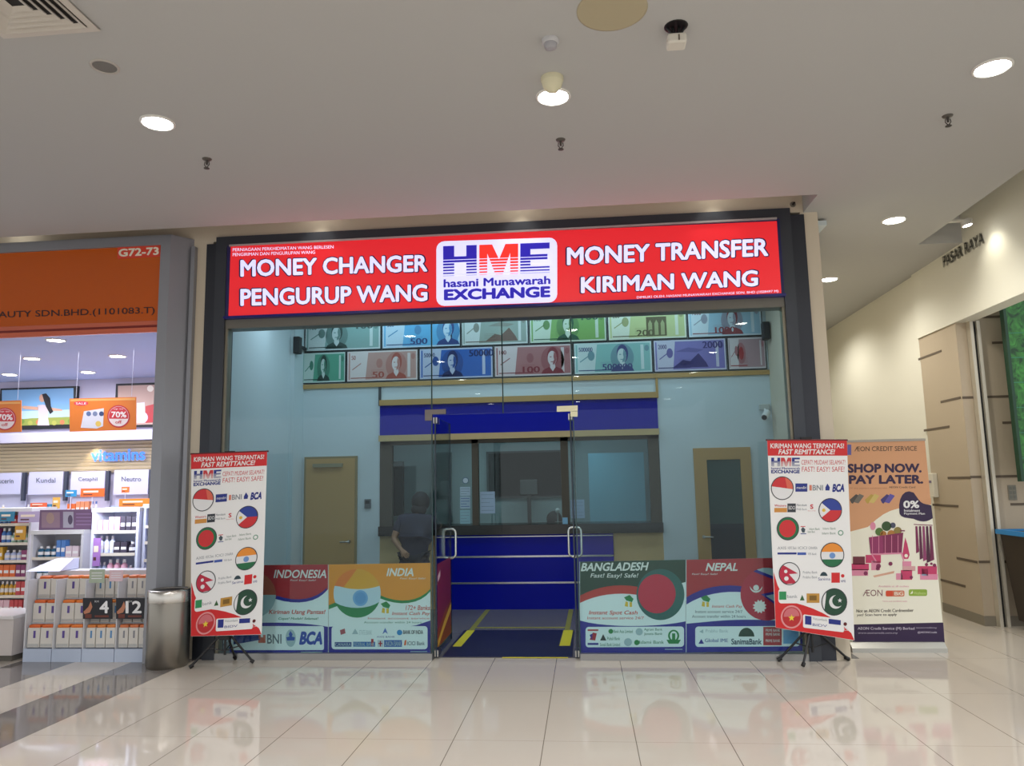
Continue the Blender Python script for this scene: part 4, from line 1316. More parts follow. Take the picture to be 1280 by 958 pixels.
tag(MB().ball((p.x, 3.5, p.z), .035, mat('#c8d0d2', 0.4)).cyl((p.x, 3.5, p.z - .03), (p.x, 3.5, zc1), .008, .008, mat('#a8b0b2', 0.4)).cyl((p.x, 3.5, zc1), (p.x, 3.5, zc1 - .03), .05, .05, mat('#a8b0b2', 0.4)).build('white_ball_stand', loc=(p.x, 3.5, zc1)), 'made-up white ball on a stem beside the bent person', 'white ball')  # invented ball and stem for a white spot that stayed unclear
None and tag(MB().box((opL + .1, IB + .5, zc1 - .06), (opR - .1, IB + .72, zc1 - .03), mat('#6b6a60', 0.5)).box((opL + .1, IB + .66, 0), (opR - .1, IB + .7, zc1 - .06), mat('#6b6a60', 0.5)).build('office_shelf', loc=(-.9, IB + .6, 0)), 'grey shelf behind the counter worktop', 'shelf')

# ------------------------------------------------------------------ tripod banners
RPX = [(959, 551), (1058.5, 551), (1068, 801), (969.5, 785)]
BW, BR_, BB_ = mat('#e4e4e2', 0.45), mat('#c81f22', 0.45), mat('#1a2a7e', 0.45)
BRT = mat('#c23238', 0.45)
def flag(f, S, cx, cy, r, kind, c):
    ry = r * 1.05
    ci = circle(cx, cy, r, 32, ry)
    f.poly(S, circle(cx, cy, r + 1.1, 32, ry + 1.1), c, mat('#31353a', 0.45))
    W, R_, G_, B_ = mat('#dcdcdc', 0.4), mat('#c4272c', 0.4), mat('#14663c', 0.4), mat('#23398f', 0.4)
    c1, c2, c3 = c + .0008, c + .0016, c + .0024
    big = lambda y0, y1: [(cx - 40, y0), (cx + 40, y0), (cx + 40, y1), (cx - 40, y1)]
    if kind == 'id':
        f.poly(S, ci, c1, W)
        f.poly(S, clip([(cx - 40, cy - 40), (cx + 40, cy - 40), (cx + 40, cy + 5), (cx - 40, cy - 6)], ci), c2, R_)
        f.poly(S, clip([(cx - 2, cy - 40), (cx + 40, cy - 40), (cx + 40, cy + 5), (cx + 6, cy)], ci), c3, mat('#d2604a', 0.4))
    elif kind == 'ph':
        f.poly(S, ci, c1, R_)
        f.poly(S, clip(big(cy - 40, cy), ci), c2, B_)
        f.poly(S, clip([(cx - 40, cy - 34), (cx, cy), (cx - 40, cy + 34)], ci), c3, W)
        f.poly(S, circle(cx - r * .6, cy, r * .16), c3 + .0008, mat('#d9b23a', 0.4))
    elif kind == 'bd':
        f.poly(S, ci, c1, G_)
        f.poly(S, circle(cx - .5, cy, r * .8, 28, ry * .8), c2, R_)
    elif kind == 'in':
        f.poly(S, ci, c1, W)
        f.poly(S, clip(big(cy - 40, cy - r * .28), ci), c2, mat('#e08a2c', 0.4))
        f.poly(S, clip(big(cy + r * .4, cy + 40), ci), c2, G_)
        f.poly(S, circle(cx, cy + r * .06, r * .27), c3, mat('#6a8fc4', 0.4))
    elif kind == 'np':
        f.poly(S, ci, c1, W)
        f.poly(S, clip([(cx - r, cy - ry), (cx + r * .85, cy - r * .02), (cx - r * .05, cy + r * .05), (cx + r * .75, cy + r * .95), (cx - r, cy + ry)], ci), c2, mat('#b4203c', 0.4))
        f.poly(S, circle(cx - r * .38, cy - r * .22, r * .17), c3, W)
        f.poly(S, circle(cx - r * .32, cy + r * .48, r * .22), c3, W)
    elif kind == 'pk':
        f.poly(S, ci, c1, mat('#14412c', 0.4))
        f.poly(S, clip([(cx - 40, cy - 40), (cx - r * .45, cy - 40), (cx - r * .85, cy + r * .9), (cx - 40, cy + 40)], ci), c2, W)
        f.poly(S, circle(cx + r * .12, cy, r * .55), c2, W)
        f.poly(S, circle(cx + r * .3, cy - r * .1, r * .48), c3, mat('#14412c', 0.4))
        star(f, S, cx + r * .45, cy - r * .12, r * .2, c3 + .0008, W)
    elif kind == 'vn':
        f.poly(S, circle(cx, cy, r + 2, 32, ry + 2), c + .0003, mat('#d88f90', 0.4))
        f.poly(S, ci, c1, mat('#b3262a', 0.4))
        f.poly(S, clip([(cx - 40, cy - 40), (cx + 40, cy - 40), (cx + 40, cy - r * .2), (cx - 40, cy + r * .1)], circle(cx, cy - r * .1, r * .85, 28)), c2, mat('#c86a70', 0.4))
        star(f, S, cx, cy + r * .1, r * .38, c3, mat('#e0c838', 0.4))
def star(f, S, x, y, r, c, m):
    f.poly(S, [(x + (r if k % 2 == 0 else r * .42) * math.sin(math.pi * k / 5), y - (r if k % 2 == 0 else r * .42) * math.cos(math.pi * k / 5)) for k in range(10)], c, m)
def banner(corners, base, feet, label):
    t = thing('tripod_banner', label, 'banner stand', base, 'tripod banner stands')
    S = Quad(RPX, corners)
    f = MB()
    # sheet: slightly waving cloth of real thickness
    f.slab(S, RPX, 0.0, 0.004, BW)
    c = .0008
    f.poly(S, [(959, 551), (1058.5, 551), (1059.3, 570.5), (959.8, 570.5)], c, BR_)
    f.text(S, 'KIRIMAN WANG TERPANTAS!', 963, 1055, 561, 554.7, 2 * c, BW, 0.02)
    f.text(S, 'FAST REMITTANCE!', 973, 1044, 568.8, 562.2, 2 * c, BW, 0.03, 0.2)
    logo(f, S, 964, 1000, 573, 584.5, c, BB_, BRT, BW)
    f.text(S, 'hasani Munawarah', 964, 1000, 588, 585.2, c, BB_, 0.03)
    f.text(S, 'EXCHANGE', 964, 1000, 593.2, 588.6, c, BB_, 0.05)
    f.text(S, 'CEPAT! MUDAH! SELAMAT!', 1002, 1056.5, 582, 576, c, BRT, 0.0, 0.05)
    f.text(S, 'FAST! EASY! SAFE!', 1002.5, 1055.5, 591, 584.5, c, BRT, 0.0, 0.05)
    # red wave at the bottom
    f.poly(S, [(967.1, 717), (972, 733), (978, 745), (994, 755)] + bez((994, 755), (1015, 760), (1040, 770), (1064, 792), 6) + [(1067.9, 800.6), (969.6, 784.8)], c, BR_)
    f.poly(S, rrect(973, 737.5, 1026, 755.5, 4), 2 * c, BW)
    for kk in ((978, 612, 13.3, 'id'), (1038, 640, 13.6, 'ph'), (985, 663, 13, 'bd'), (1040.5, 696, 13.8, 'in'), (987, 719, 12.5, 'np'), (1043, 754, 15, 'pk'), (989.5, 772, 11.5, 'vn')):
        flag(f, S, kk[0], kk[1], kk[2], kk[3], 3 * c)
    GY_ = mat('#7f858c', 0.45)
    f.rect(S, 994.5, 606, 1009.5, 616.5, c, BB_); f.text(S, 'mandiri', 996, 1008.5, 613, 609.5, 2 * c, BW)
    f.text(S, 'BNI', 1016, 1029, 615, 608, c, GY_, 0.02); f.rect(S, 1012, 608, 1015, 615, c, mat('#cf7a62', 0.45))
    f.poly(S, [(1034.5, 606), (1037.5, 611), (1037, 615), (1032, 615), (1032, 611)], c, BB_)
    f.text(S, 'BCA', 1040.5, 1055.5, 617, 606.5, c, BB_, 0.06, 0.2)
    f.rect(S, 968, 637, 984, 642.5, c, mat('#c88a3c', 0.45)); f.text(S, 'Western', 968, 983, 635.5, 632.5, c, BRT, 0.02)
    f.rect(S, 984.5, 631.5, 995, 642.5, c, mat('#2a3038', 0.45)); f.text(S, 'BDO', 986, 994, 639, 634.5, 2 * c, BW)
    f.text(S, 'Metrobank', 996, 1009, 634.8, 632, c, GY_, 0.02); f.text(S, 'PNB Bank', 996, 1009, 640, 637.5, c, GY_, 0.0)
    f.text(S, 'S', 1013, 1017, 638.5, 632.5, c, BRT, 0.04); f.text(S, 'Security', 1010, 1020, 641.5, 640, c, BRT)
    f.poly(S, [(1001.5, 664), (1004, 661), (1007, 664), (1006, 668), (1003, 668)], c, mat('#3a4a54', 0.45)); f.rect(S, 1001, 660, 1007, 661, c, BRT); f.rect(S, 1001, 669, 1008, 670, c, BB_)
    for a, b_, y in ((1012, 1025, 663.5), (1010, 1019, 667), (1029, 1045, 663), (1028, 1045, 669)):
        f.text(S, 'Islami Bank', a, b_, y + 1.4, y - 1.4, c, mat('#5a7a66', 0.45))
    f.poly(S, circle(1051, 668.5, 3.5), c, mat('#6c9a80', 0.45)); f.poly(S, circle(1051, 668.5, 2.2), 2 * c, BW)
    for k in range(4):
        f.text(S, ['AXIS', 'HDFC Bank', 'ICICI', 'CANARA'][k], 972 + k * 13, 983 + k * 13, 689, 685.5, c, GY_)
    f.rect(S, 972, 692.8, 996, 695.3, c, BB_); f.rect(S, 997, 692.8, 1008, 696, c, mat('#3a56a8', 0.45)); f.text(S, 'YES Bank', 1010, 1021, 696, 693.4, c, GY_)
    for k in range(2):
        f.text(S, 'Prabhu Bank', 1004, 1022, 719 + 6 * k, 716 + 6 * k, c, GY_)
    f.poly(S, clip(circle(1030, 724, 5, 20, 7), [(1024, 715), (1037, 715), (1037, 722), (1024, 722)]), c, mat('#203a44', 0.45)); f.text(S, 'Sanima', 1023, 1038, 727.5, 724, c, BB_)
    f.rect(S, 1039.5, 718, 1050, 730.5, c, BR_); f.poly(S, circle(1053.5, 722, 2.2), c, BR_); f.text(S, 'NMB', 1051.5, 1057, 730, 727, c, BB_)
    f.rect(S, 974, 741, 983, 751, 3 * c, mat('#2b8a52', 0.45)); f.text(S, 'bank', 984, 997, 749, 745, 3 * c, GY_)
    f.poly(S, [(1000, 752), (1003, 745), (1006, 752)], 3 * c, mat('#2c5a2c', 0.45)); f.rect(S, 1008.5, 743.5, 1024.5, 755, 3 * c, mat('#b98a38', 0.45)); f.rect(S, 1012, 746, 1021, 752, 4 * c, mat('#7a5a1c', 0.45))
    f.poly(S, rrect(1004, 769, 1055, 785, 2, .12), 3 * c, BW)
    f.rect(S, 1006.5, 770.5, 1014.5, 781, 4 * c, BB_, .12); f.rect(S, 1036, 774.5, 1051, 780.5, 4 * c, BB_, .12)
    f.text(S, 'Vietcombank', 1016, 1034, 775.5, 772.5, 4 * c, GY_, 0, 0, .12); f.text(S, 'BIDV', 1016, 1034, 783, 780, 4 * c, BB_, 0, 0, .1)
    f.poly(S, circle(1056.5, 781, 2.2), 4 * c, mat('#5a0f10', 0.45)); f.text(S, 'SCB', 1052.5, 1060.5, 789, 786, 4 * c, BW)
    f.build('printed_sheet', t)
    x, y = base[0], base[1]
    TL, TR, BRc, BL = [Vector(v) for v in corners]
    n = Vector((0, .008, .005))
    MB().tube([TL + n + Vector((-.01, 0, 0)), TR + n + Vector((.01, 0, 0))], .008, mat('#5a1518', 0.5)).build('top_bar', t)
    MB().box(((TL.x + TR.x) / 2 - .05, TL.y + .006, TL.z - .01), ((TL.x + TR.x) / 2 + .05, TL.y + .03, TL.z + .025), BLACK).build('top_clip', t)
    MB().tube([(x, y, .1), (x, y, .8), (x, y, TL.z)], .012, mat('#151517', 0.4)).build('pole', t)
    MB().box((x - .05, y - .03, BL.z - .04), (x + .05, y + .02, BL.z + .015), BLACK).build('lower_clip', t)
    MB().lathe(x, y, [(.03, .27), (.034, .30), (.034, .36), (.025, .38)], BLACK, 16).build('leg_collar', t)
    for fx, fy in feet:
        d = Vector((fx - x, fy - y, 0))
        g = MB().tube([(x + d.x * .08, y + d.y * .08, .31), (fx, fy, .018)], .011, mat('#161618', 0.4), 8).build('leg', t)
        MB().cyl((fx - d.x * .08, fy - d.y * .08, .034), (fx + d.x * .03, fy + d.y * .03, .014), .018, .018, BLACK, 10).build('rubber_foot', g)
        MB().tube([(x, y, .14), (x + d.x * .5, y + d.y * .5, .175)], .006, mat('#161618', 0.4), 6).build('brace', g)
YB = -0.2
YL = -0.34
cl = [at(239, 568.4, YL), at(334, 565, YL), at(327, 793.6, YL), at(238.6, 796, YL)]
px_ = at(281, 820, YL + .06).x
banner([tuple(v) for v in cl], (px_, YL + .06, 0), [(-3.77, -.41), (-3.25, -.2), (-3.5, -.05)], 'white and red tripod banner with flag balls, beside the steel bin')
cr = [at(959, 551, YB), at(1058.5, 551, YB), at(1068, 801, YB), at(969.5, 785, YB)]
px_ = 2.03
banner([tuple(v) for v in cr], (px_, YB + .06, 0), [(1.90, -.28), (2.37, -.03), (1.74, -.07)], 'white and red tripod banner with flag balls, beside the peach roll-up banner')

# ------------------------------------------------------------------ roll-up banner
YA = 0.4
SA = PlaneY(YA)
TLa, BRa = at(1060, 552, YA), at(1181, 806, YA)
ra = thing('roll_up_banner', 'peach and white roll-up banner about shopping now and paying later', 'roll-up banner', (3.0, YA + .03, 0))
f = MB()
CRM = mat('#eae8d6', 0.5); PEACH = mat('#d09a70', 0.5); DP = mat('#2c1840', 0.5); MAR = mat('#7d2450', 0.5); PNK = mat('#c23a66', 0.5); PNK2 = mat('#d889a4', 0.5)
f.slab(SA, [(1058.5, 552), (1156, 550), (1181, 805), (1066, 808)], 0.0, 0.003, CRM)
a1, a2, a3, a4 = .0008, .0016, .0024, .0032
f.poly(SA, [(1058.6, 552.2), (1155.9, 550.2), (1163.8, 631)] + bez((1163.8, 623), (1140, 640), (1120, 628), (1095, 650), 8) + [(1085, 659), (1062, 665)], a1, PEACH)
f.text(SA, 'ÆON CREDIT SERVICE', 1068, 1146, 564.5, 558.5, a2, mat('#5e4a38', 0.5), 0.01, 0, -0.01)
f.rect(SA, 1059.2, 556, 1064, 569, a2, mat('#5b5aa0', 0.5))
f.text(SA, 'SHOP NOW.', 1059.5, 1152, 591.5, 580, a2, DP, 0.05, 0, -0.005)
f.text(SA, 'PAY LATER.', 1061, 1154, 605.5, 594.3, a2, DP, 0.05, 0, -0.006)
f.text(SA, '3X easy payment instalment with', 1062, 1109, 612, 609.5, a2, mat('#a87452', 0.5), 0)
f.text(SA, 'AEON Credit Card', 1111, 1144, 610.5, 608, a2, mat('#5e4a38', 0.5), 0.02)
for x, m1, m2 in ((1071, '#4a453e', '#6e675c'), (1090, '#b79a45', '#cbb468'), (1109.5, '#3a3170', '#5a50a0')):
    f.poly(SA, [(x - 9, 625), (x - 1, 618), (x + 2, 619.5), (x - 5, 630), (x - 7, 629)], a2, mat(m1, 0.4))
    f.poly(SA, [(x - 4, 628), (x + 3, 617.5), (x + 9, 620), (x + 2, 629.5)], a3, mat(m2, 0.4))
f.poly(SA, bez((1124, 640), (1122, 622), (1130, 610), (1142, 616), 6) + bez((1146, 620), (1150, 632), (1158, 630), (1164, 632), 6)[1:] + bez((1166, 648), (1158, 654), (1150, 653), (1142, 649), 6) + bez((1138, 648), (1126, 648), (1124, 644), (1124, 640), 4)[1:-1], a2, DP)
f.text(SA, '0%', 1129, 1149, 635.5, 626, a3, WHITE, 0.04)
f.text(SA, 'Instalment', 1130, 1150, 640, 636.8, a3, WHITE, 0.02)
f.text(SA, 'Payment Plan', 1130, 1156, 644.3, 641, a3, WHITE, 0.02)
# shopping trolley with vegetables
f.poly(SA, circle(1091, 658, 3.5, 16, 5), a3, PNK2)
for x, y, r, m in ((1099, 665, 5, '#4d7030'), (1108, 658, 6, '#32512a'), (1116, 657, 3.5, '#444a60'), (1104, 668, 4, '#a8702c'), (1114, 668, 5, '#b07a38'), (1122, 664, 5, '#8a7a3c')):
    f.poly(SA, circle(x, y, r), a3, mat(m, 0.5))
f.poly(SA, [(1086, 672), (1129, 666), (1127, 691), (1088, 692)], a4, MAR)
f.poly(SA, [(1086, 672), (1103, 670), (1104, 692), (1088, 692)], a4 + .0006, mat('#8f2f60', 0.5))
for k in range(5):
    f.rect(SA, 1090 + k * 8, 669.5, 1090.7 + k * 8, 691.5, a4 + .001, PNK2)
f.poly(SA, [(1088, 692), (1128, 691), (1130, 701), (1129, 702), (1126, 693), (1091, 694), (1096, 702), (1094, 702)], a4, PNK2)
f.poly(SA, circle(1098, 708, 3), a4, MAR); f.poly(SA, circle(1113, 705, 2.5), a4, MAR)
f.rect(SA, 1125, 663, 1131, 664.5, a4, MAR)
# rail with clothes
f.rect(SA, 1142, 655.3, 1165.5, 656.3, a3, MAR, 0.05)
for k, (m, h) in enumerate((('#7a2450', 34), ('#5a2040', 42), ('#8a3a66', 44), ('#4a1c38', 46), ('#6d2148', 44))):
    x = 1143.5 + k * 4.4
    f.poly(SA, [(x + .6, 658), (x + 3.2, 658), (x + 5.4 + k * .3, 656 + h), (x + 1.6, 656 + h + 2)], a3 + .0003 * k, mat(m, 0.5))
# lantern
f.poly(SA, [(1131.5, 672), (1134, 680), (1137, 694), (1135, 699), (1130, 699), (1128, 694), (1130, 680)], a3, PNK); f.poly(SA, circle(1132.5, 695, 2.2), a4, CRM)
# gift boxes and parcels
for x0, y0, x1, y1, m in ((1062, 705, 1086, 713, PNK), (1063, 712, 1085, 720, PNK2), (1066, 696, 1081, 706, mat('#6a2434', 0.5)), (1082, 694, 1101, 704, PNK), (1089, 701, 1100, 713, PNK2), (1128, 702, 1139, 708, PNK2), (1128, 708, 1144, 714, mat('#d0a0a0', 0.5)), (1126, 713, 1140, 725, PNK), (1120, 717, 1128, 725, PNK2), (1147, 708, 1171, 718, PNK), (1150, 718, 1172, 725, PNK2), (1152, 711, 1160, 720, mat('#8aa0b8', 0.5))):
    f.rect(SA, x0, y0, x1, y1, a3, m)
for x, y, r in ((1082, 717, 2.6), (1097, 711, 2.4), (1158, 706, 2), (1168, 707, 2.2), (1164, 705, 1.6), (1139, 722, 2)):
    f.poly(SA, circle(x, y, r), a4, MAR)
f.poly(SA, [(1091, 720), (1118, 714), (1117, 717), (1093, 722)], a3, mat('#d8a890', 0.5))
f.text(SA, 'Available at all outlets', 1098, 1136, 734.3, 732, a2, PNK2, 0)
f.text(SA, 'ÆON', 1078.5, 1103, 745.5, 737.5, a2, mat('#7a4a50', 0.5), -0.005)
f.poly(SA, rrect(1107, 738.5, 1130.5, 746, 2), a2, mat('#cf7a5a', 0.5)); f.poly(SA, rrect(1107.5, 739, 1116, 745.5, 1.5), a3, mat('#d24a28', 0.5)); f.text(SA, 'BiG', 1118, 1129, 744.5, 740, a3, CRM, 0.02)
f.poly(SA, rrect(1135.8, 737, 1158.8, 745.3, 2), a2, mat('#8cab3c', 0.5)); f.text(SA, 'Wellness', 1142, 1157, 743.5, 740, a3, mat('#c8d890', 0.5), 0.0); f.poly(SA, [(1137.5, 743), (1140.5, 738.5), (1141, 742)], a3, CRM)
f.text(SA, 'Terms and conditions apply', 1103, 1134, 753, 751, a2, PNK2, 0)
f.text(SA, 'Not an AEON Credit Cardmember', 1070.5, 1142, 766, 762, a2, mat('#4a443c', 0.5), 0.02, 0, -0.012)
f.text(SA, 'yet? Scan here to apply', 1071, 1121, 771.5, 767.5, a2, mat('#4a443c', 0.5), 0.02, 0, -0.012)
f.poly(SA, [(1067, 781), (1179, 778.5), (1180.9, 803.5), (1065.8, 806.5)], a1, DP)
f.text(SA, 'AEON Credit Service (M) Berhad', 1072, 1143, 788.5, 784.2, a2, mat('#c9c2d0', 0.5), 0.01)
f.text(SA, 'www.aeoncredit.com.my', 1072.5, 1122, 793.3, 790.3, a2, mat('#b0a8ba', 0.5), 0.0)
f.text(SA, 'aeoncreditmy', 1145, 1171, 786.5, 784, a2, mat('#b0a8ba', 0.5), 0.0)
f.text(SA, '@AEONCredit', 1147, 1171, 792.5, 789.5, a2, mat('#c9c2d0', 0.5), 0.01)
f.build('printed_sheet', ra)
b0, b1 = at(1065, 812, YA - .08), at(1184, 812, YA - .08)
bb = MB()
pr_ = [(-.1, 0), (.12, 0), (.12, .05), (.06, .085), (-.04, .085), (-.1, .04)]
bb.add([(b0.x, YA + .01 + y, z) for y, z in pr_] + [(b1.x, YA + .01 + y, z) for y, z in pr_], [tuple(range(5, -1, -1)), tuple(range(6, 12))] + [(i, (i + 1) % 6, 6 + (i + 1) % 6, 6 + i) for i in range(6)], mat('#b8b8b2', 0.35, 0.6))
bb.build('base_cassette', ra)
MB().box((at(1058, 551, YA).x, YA - .008, TLa.z - .012), (at(1156.5, 550, YA).x, YA + .02, TLa.z + .012), mat('#9c968a', 0.4, 0.5)).build('top_rail', ra)
MB().tube([(3.0, YA + .03, .06), (3.02, YA + .03, 1.0), (3.04, YA + .025, TLa.z)], .009, mat('#8b8b88', 0.4, 0.6)).build('support_pole', ra)

# ------------------------------------------------------------------ right wall fittings
lt = MB()
SL = PlaneX(4.395)
def wall_text(s, y0, y1, z0, z1):
    vs, fs = glyphs(s, 0.0)
    ax, bx = min(v[0] for v in vs), max(v[0] for v in vs)
    ay, by = min(v[1] for v in vs), max(v[1] for v in vs)
    n = len(vs)
    P = lambda v, x: (x, y0 + (v[0] - ax) / (bx - ax) * (y1 - y0), z0 + (v[1] - ay) / (by - ay) * (z1 - z0))
    lt.add([P(v, 4.385) for v in vs] + [P(v, 4.4) for v in vs], [tuple(f) for f in fs] + [tuple(n + i for i in reversed(f)) for f in fs], mat('#3c3c38', 0.45))
pa, pb = on_x(1180, 328, 4.4), on_x(1231, 302, 4.4)
pc = on_x(1180, 314, 4.4)
wall_text('PASAR RAYA', pa.y, pb.y, 4.165, 4.30)
# the letters read one after another as a single fixed sign
tag(lt.build('wall_lettering', loc=(4.39, (pa.y + pb.y) / 2, pa.z)), 'dark grey capital lettering fixed high on the cream bulkhead', 'sign lettering')
a, b_ = on_x(1162, 592, 4.42), on_x(1175, 622, 4.42)
t = thing('access_reader', 'white wall box with a small dark label beside the peach banner', 'wall box', (4.42, (a.y + b_.y) / 2, b_.z))
y0_, y1_ = min(a.y, b_.y), max(a.y, b_.y)
MB().box((4.36, y0_ + .02, b_.z), (4.42, y1_ - .0, a.z), mat('#d8d4c6', 0.4)).build('case', t, bevel=.008)
MB().box((4.357, y0_ + .06, b_.z + .18), (4.36, y1_ - .0, b_.z + .21), mat('#6a5a80', 0.4)).build('name_strip', t)
p = at(1265, 616, 1.67)
t = thing('switch_plate', 'grey four gang switch plate on the tiled wall near the supermarket entrance', 'switch plate', (p.x, 1.67, p.z))
MB().box((p.x - .045, 1.658, p.z - .085), (p.x + .045, 1.67, p.z + .085), mat('#7b776a', 0.4)).build('plate', t, bevel=.004)
for dx in (-.02, .02):
    for dzz in (-.05, 0, .05):
        MB().box((p.x + dx - .014, 1.654, p.z + dzz - .018), (p.x + dx + .014, 1.658, p.z + dzz + .018), mat('#66675c', 0.4)).build('rocker', t)
# green supermarket board
gb = thing('green_board', 'tall green leaf printed board inside the supermarket entrance', 'display board', (5.2, 1.3, 1.6))
bx = at(1256, 380, 1.3).x
bl = at(1282, 590, 1.3)
def green_mat():
    m = bpy.data.materials.new('m_leaf_print')
    m.use_nodes = True
    nt = m.node_tree
    b = nt.nodes['Principled BSDF']
    tc = nt.nodes.new('ShaderNodeTexCoord')
    n = nt.nodes.new('ShaderNodeTexNoise')
    n.inputs['Scale'].default_value = 9
    n.inputs['Detail'].default_value = 8
    n.inputs['Distortion'].default_value = 1.5
    nt.links.new(tc.outputs['Object'], n.inputs['Vector'])
    r = nt.nodes.new('ShaderNodeValToRGB')
    r.color_ramp.elements[0].position = .35
    r.color_ramp.elements[0].color = (*rgb('#0c3a1c'), 1)
    r.color_ramp.elements[1].position = .7
    r.color_ramp.elements[1].color = (*rgb('#3f8f3a'), 1)
    nt.links.new(n.outputs['Fac'], r.inputs[0])
    nt.links.new(r.outputs[0], b.inputs['Base Color'])
    return m
GM = green_mat()
MB().box((bx, 1.3, 1.62), (bx + 1.3, 1.36, 4.3), GM).build('printed_face', gb)
MB().box((bx - .03, 1.29, 1.6), (bx, 1.37, 4.3), mat('#0a3a24', 0.4)).build('edge_strip', gb)
for k in range(6):
    MB().box((bx, 1.297, 1.85 + k * .28), (bx + 1.3, 1.3, 1.858 + k * .28), mat('#2c7a5c', 0.4)).build('joint_line', gb)
# dark cart with blue rim
kx0 = at(1266, 668, 1.2).x
kt = thing('produce_cart', 'dark brown cart with a bright blue rim at the right edge', 'cart', (kx0 + .4, 1.2, 0))
bd = MB()
zt_ = at(1268, 668, 1.0).z
bd.add([(kx0 + .02, .95, zt_), (kx0 + .9, .95, zt_), (kx0 + .9, 1.5, zt_), (kx0 + .02, 1.5, zt_), (kx0 + .10, 1.0, .1), (kx0 + .82, 1.0, .1), (kx0 + .82, 1.45, .1), (kx0 + .10, 1.45, .1)], [(0, 1, 2, 3), (7, 6, 5, 4), (0, 4, 5, 1), (1, 5, 6, 2), (2, 6, 7, 3), (3, 7, 4, 0)], mat('#2b2118', 0.5))
bd.build('tub', kt)
rm = MB()
for a, c in (((kx0 - .01, .92), (kx0 + .93, .95)), ((kx0 - .01, 1.5), (kx0 + .93, 1.53)), ((kx0 - .01, .95), (kx0 + .02, 1.5)), ((kx0 + .9, .95), (kx0 + .93, 1.5))):
    rm.box((a[0], a[1], zt_ - .03), (c[0], c[1], zt_ + .02), mat('#1f7fc0', 0.4))
rm.build('rim', kt)
MB().box((kx0 + .06, .93, .42), (kx0 + .86, .985, .5), mat('#6b6250', 0.5)).build('bumper', kt)
for wx in (kx0 + .2, kx0 + .72):
    for wy in (1.08, 1.36):
        MB().cyl((wx - .015, wy, .05), (wx + .015, wy, .05), .05, .05, BLACK).build('castor', kt)

# ------------------------------------------------------------------ steel litter bin
bxc, byc, br = -4.065, -0.30, 0.195
bt = thing('litter_bin', 'tall round brushed steel litter bin beside the pharmacy column', 'bin', (bxc, byc, 0))
zb = at(207, 740, byc - br).z
MB().lathe(bxc, byc, [(br - .01, 0.0), (br - .004, .02), (br, .03), (br, zb - .12), (br - .002, zb - .115)], mat('#8a857c', 0.3, 0.95), 48).build('drum', bt)
MB().lathe(bxc, byc, [(br + .004, zb - .115), (br + .006, zb - .1), (br + .006, zb - .02), (br - .004, zb), (br - .03, zb + .004), (br - .045, zb - .012)], mat('#c6c2ba', 0.25, 0.95), 48).build('collar', bt)
MB().lathe(bxc, byc, [(br - .046, zb - .01), (br - .05, zb - .012), (.02, zb - .014)], mat('#141416', 0.6), 40).build('ash_pan', bt)

# ------------------------------------------------------------------ pharmacy
PYF = -0.2
pc_ = MB()
cxa, cxb = at(201, 306, PYF).x, at(213.5, 300, PYF).x
zp1, zp0 = at(100, 299, PYF).z, at(100, 311, PYF).z
pc_.prism([(cxa, PYF), (cxb, PYF), (-4.118, 0.0), (cxa, 0.0)], 0, zp1, ALU)
pc_.box((-4.118, -.06, 0), (-4.075, 0.0, 4.27), ALU)
pc_.box((-9, PYF, zp0), (cxa, 0.0, zp1), ALU)
struct(pc_.build('trim_9'))
zs0, zs1 = at(100, 404, PYF).z, zp0
zq = [at(100, y, PYF).z for y in (409, 412, 418)]
ps = thing('pharmacy_sign', 'glossy orange fascia sign over the pharmacy entrance', 'shop sign', (-6.5, PYF + .03, 3.25))
SP = PlaneY(PYF + .025)
op = MB().box((-9, PYF + .025, zs0), (cxa, PYF + .06, zs1), mat('#c25a1c', 0.16))
op.text(SP, 'AUTY SDN.BHD.(1101083.T)', -2, 193.5, 400, 389.5, .002, mat('#3a140a', 0.4), 0.012, 0, -0.03)
op.build('orange_panel', ps)
st = MB()
st.box((-9, PYF + .03, zq[0]), (cxa, PYF + .06, zs0), mat('#c96a52', 0.2))
st.box((-9, PYF + .035, zq[1]), (cxa, PYF + .06, zq[0]), mat('#7c1c10', 0.3))
st.box((-9, PYF + .03, zq[2]), (cxa, PYF + .06, zq[1]), mat('#cf6a50', 0.2))
st.build('lower_strip', ps)
pl = MB()
pl.slab(SP, [(147, 309.5), (200.5, 306.5), (200.5, 321), (147, 324)], .004, .004, mat('#d9442c', 0.35))
pl.text(SP, 'G72-73', 148.5, 199, 321.5, 311.5, .006, mat('#f2ead8', 0.35), 0.04, 0, -0.05)
pl.build('unit_number', ps)
PB = 3.3
PCZ = 3.4
pw = MB()
PWH = mat('#c3c0d6', 0.7)
pw.box((-12, PB, 0), (-4.3, PB + .1, PCZ), PWH)
struct(pw.build('wall_pharmacy'))
struct(MB().box((-4.35, 0.0, 0), (-4.24, PB, PCZ), PWH).build('wall_pharmacy_side'))
struct(MB().box((-12, PYF + .07, PCZ), (cxa, PB + .1, PCZ + .06), mat('#b2bce0', 0.7)).build('ceiling_pharmacy'))
zbk0, zbk1 = at(100, 553, PB).z, at(100, 541, PB).z
struct(MB().box((-12, PB - .25, zbk0), (-4.3, PB, zbk1), PWH).build('trim_10'))
sw = MB()
for k in range(9):
    z0 = at(100, 592, PB).z + k * (zbk0 - at(100, 592, PB).z) / 9
    z1 = z0 + (zbk0 - at(100, 592, PB).z) / 9
    sw.add([(-12, PB - .03, z0), (-4.3, PB - .03, z0), (-4.3, PB - .06, z1 - .01), (-12, PB - .06, z1 - .01), (-12, PB, z1), (-4.3, PB, z1)], [(0, 1, 2, 3), (3, 2, 5, 4)], mat('#cdbfa2', 0.6))
struct(sw.build('trim_11'))
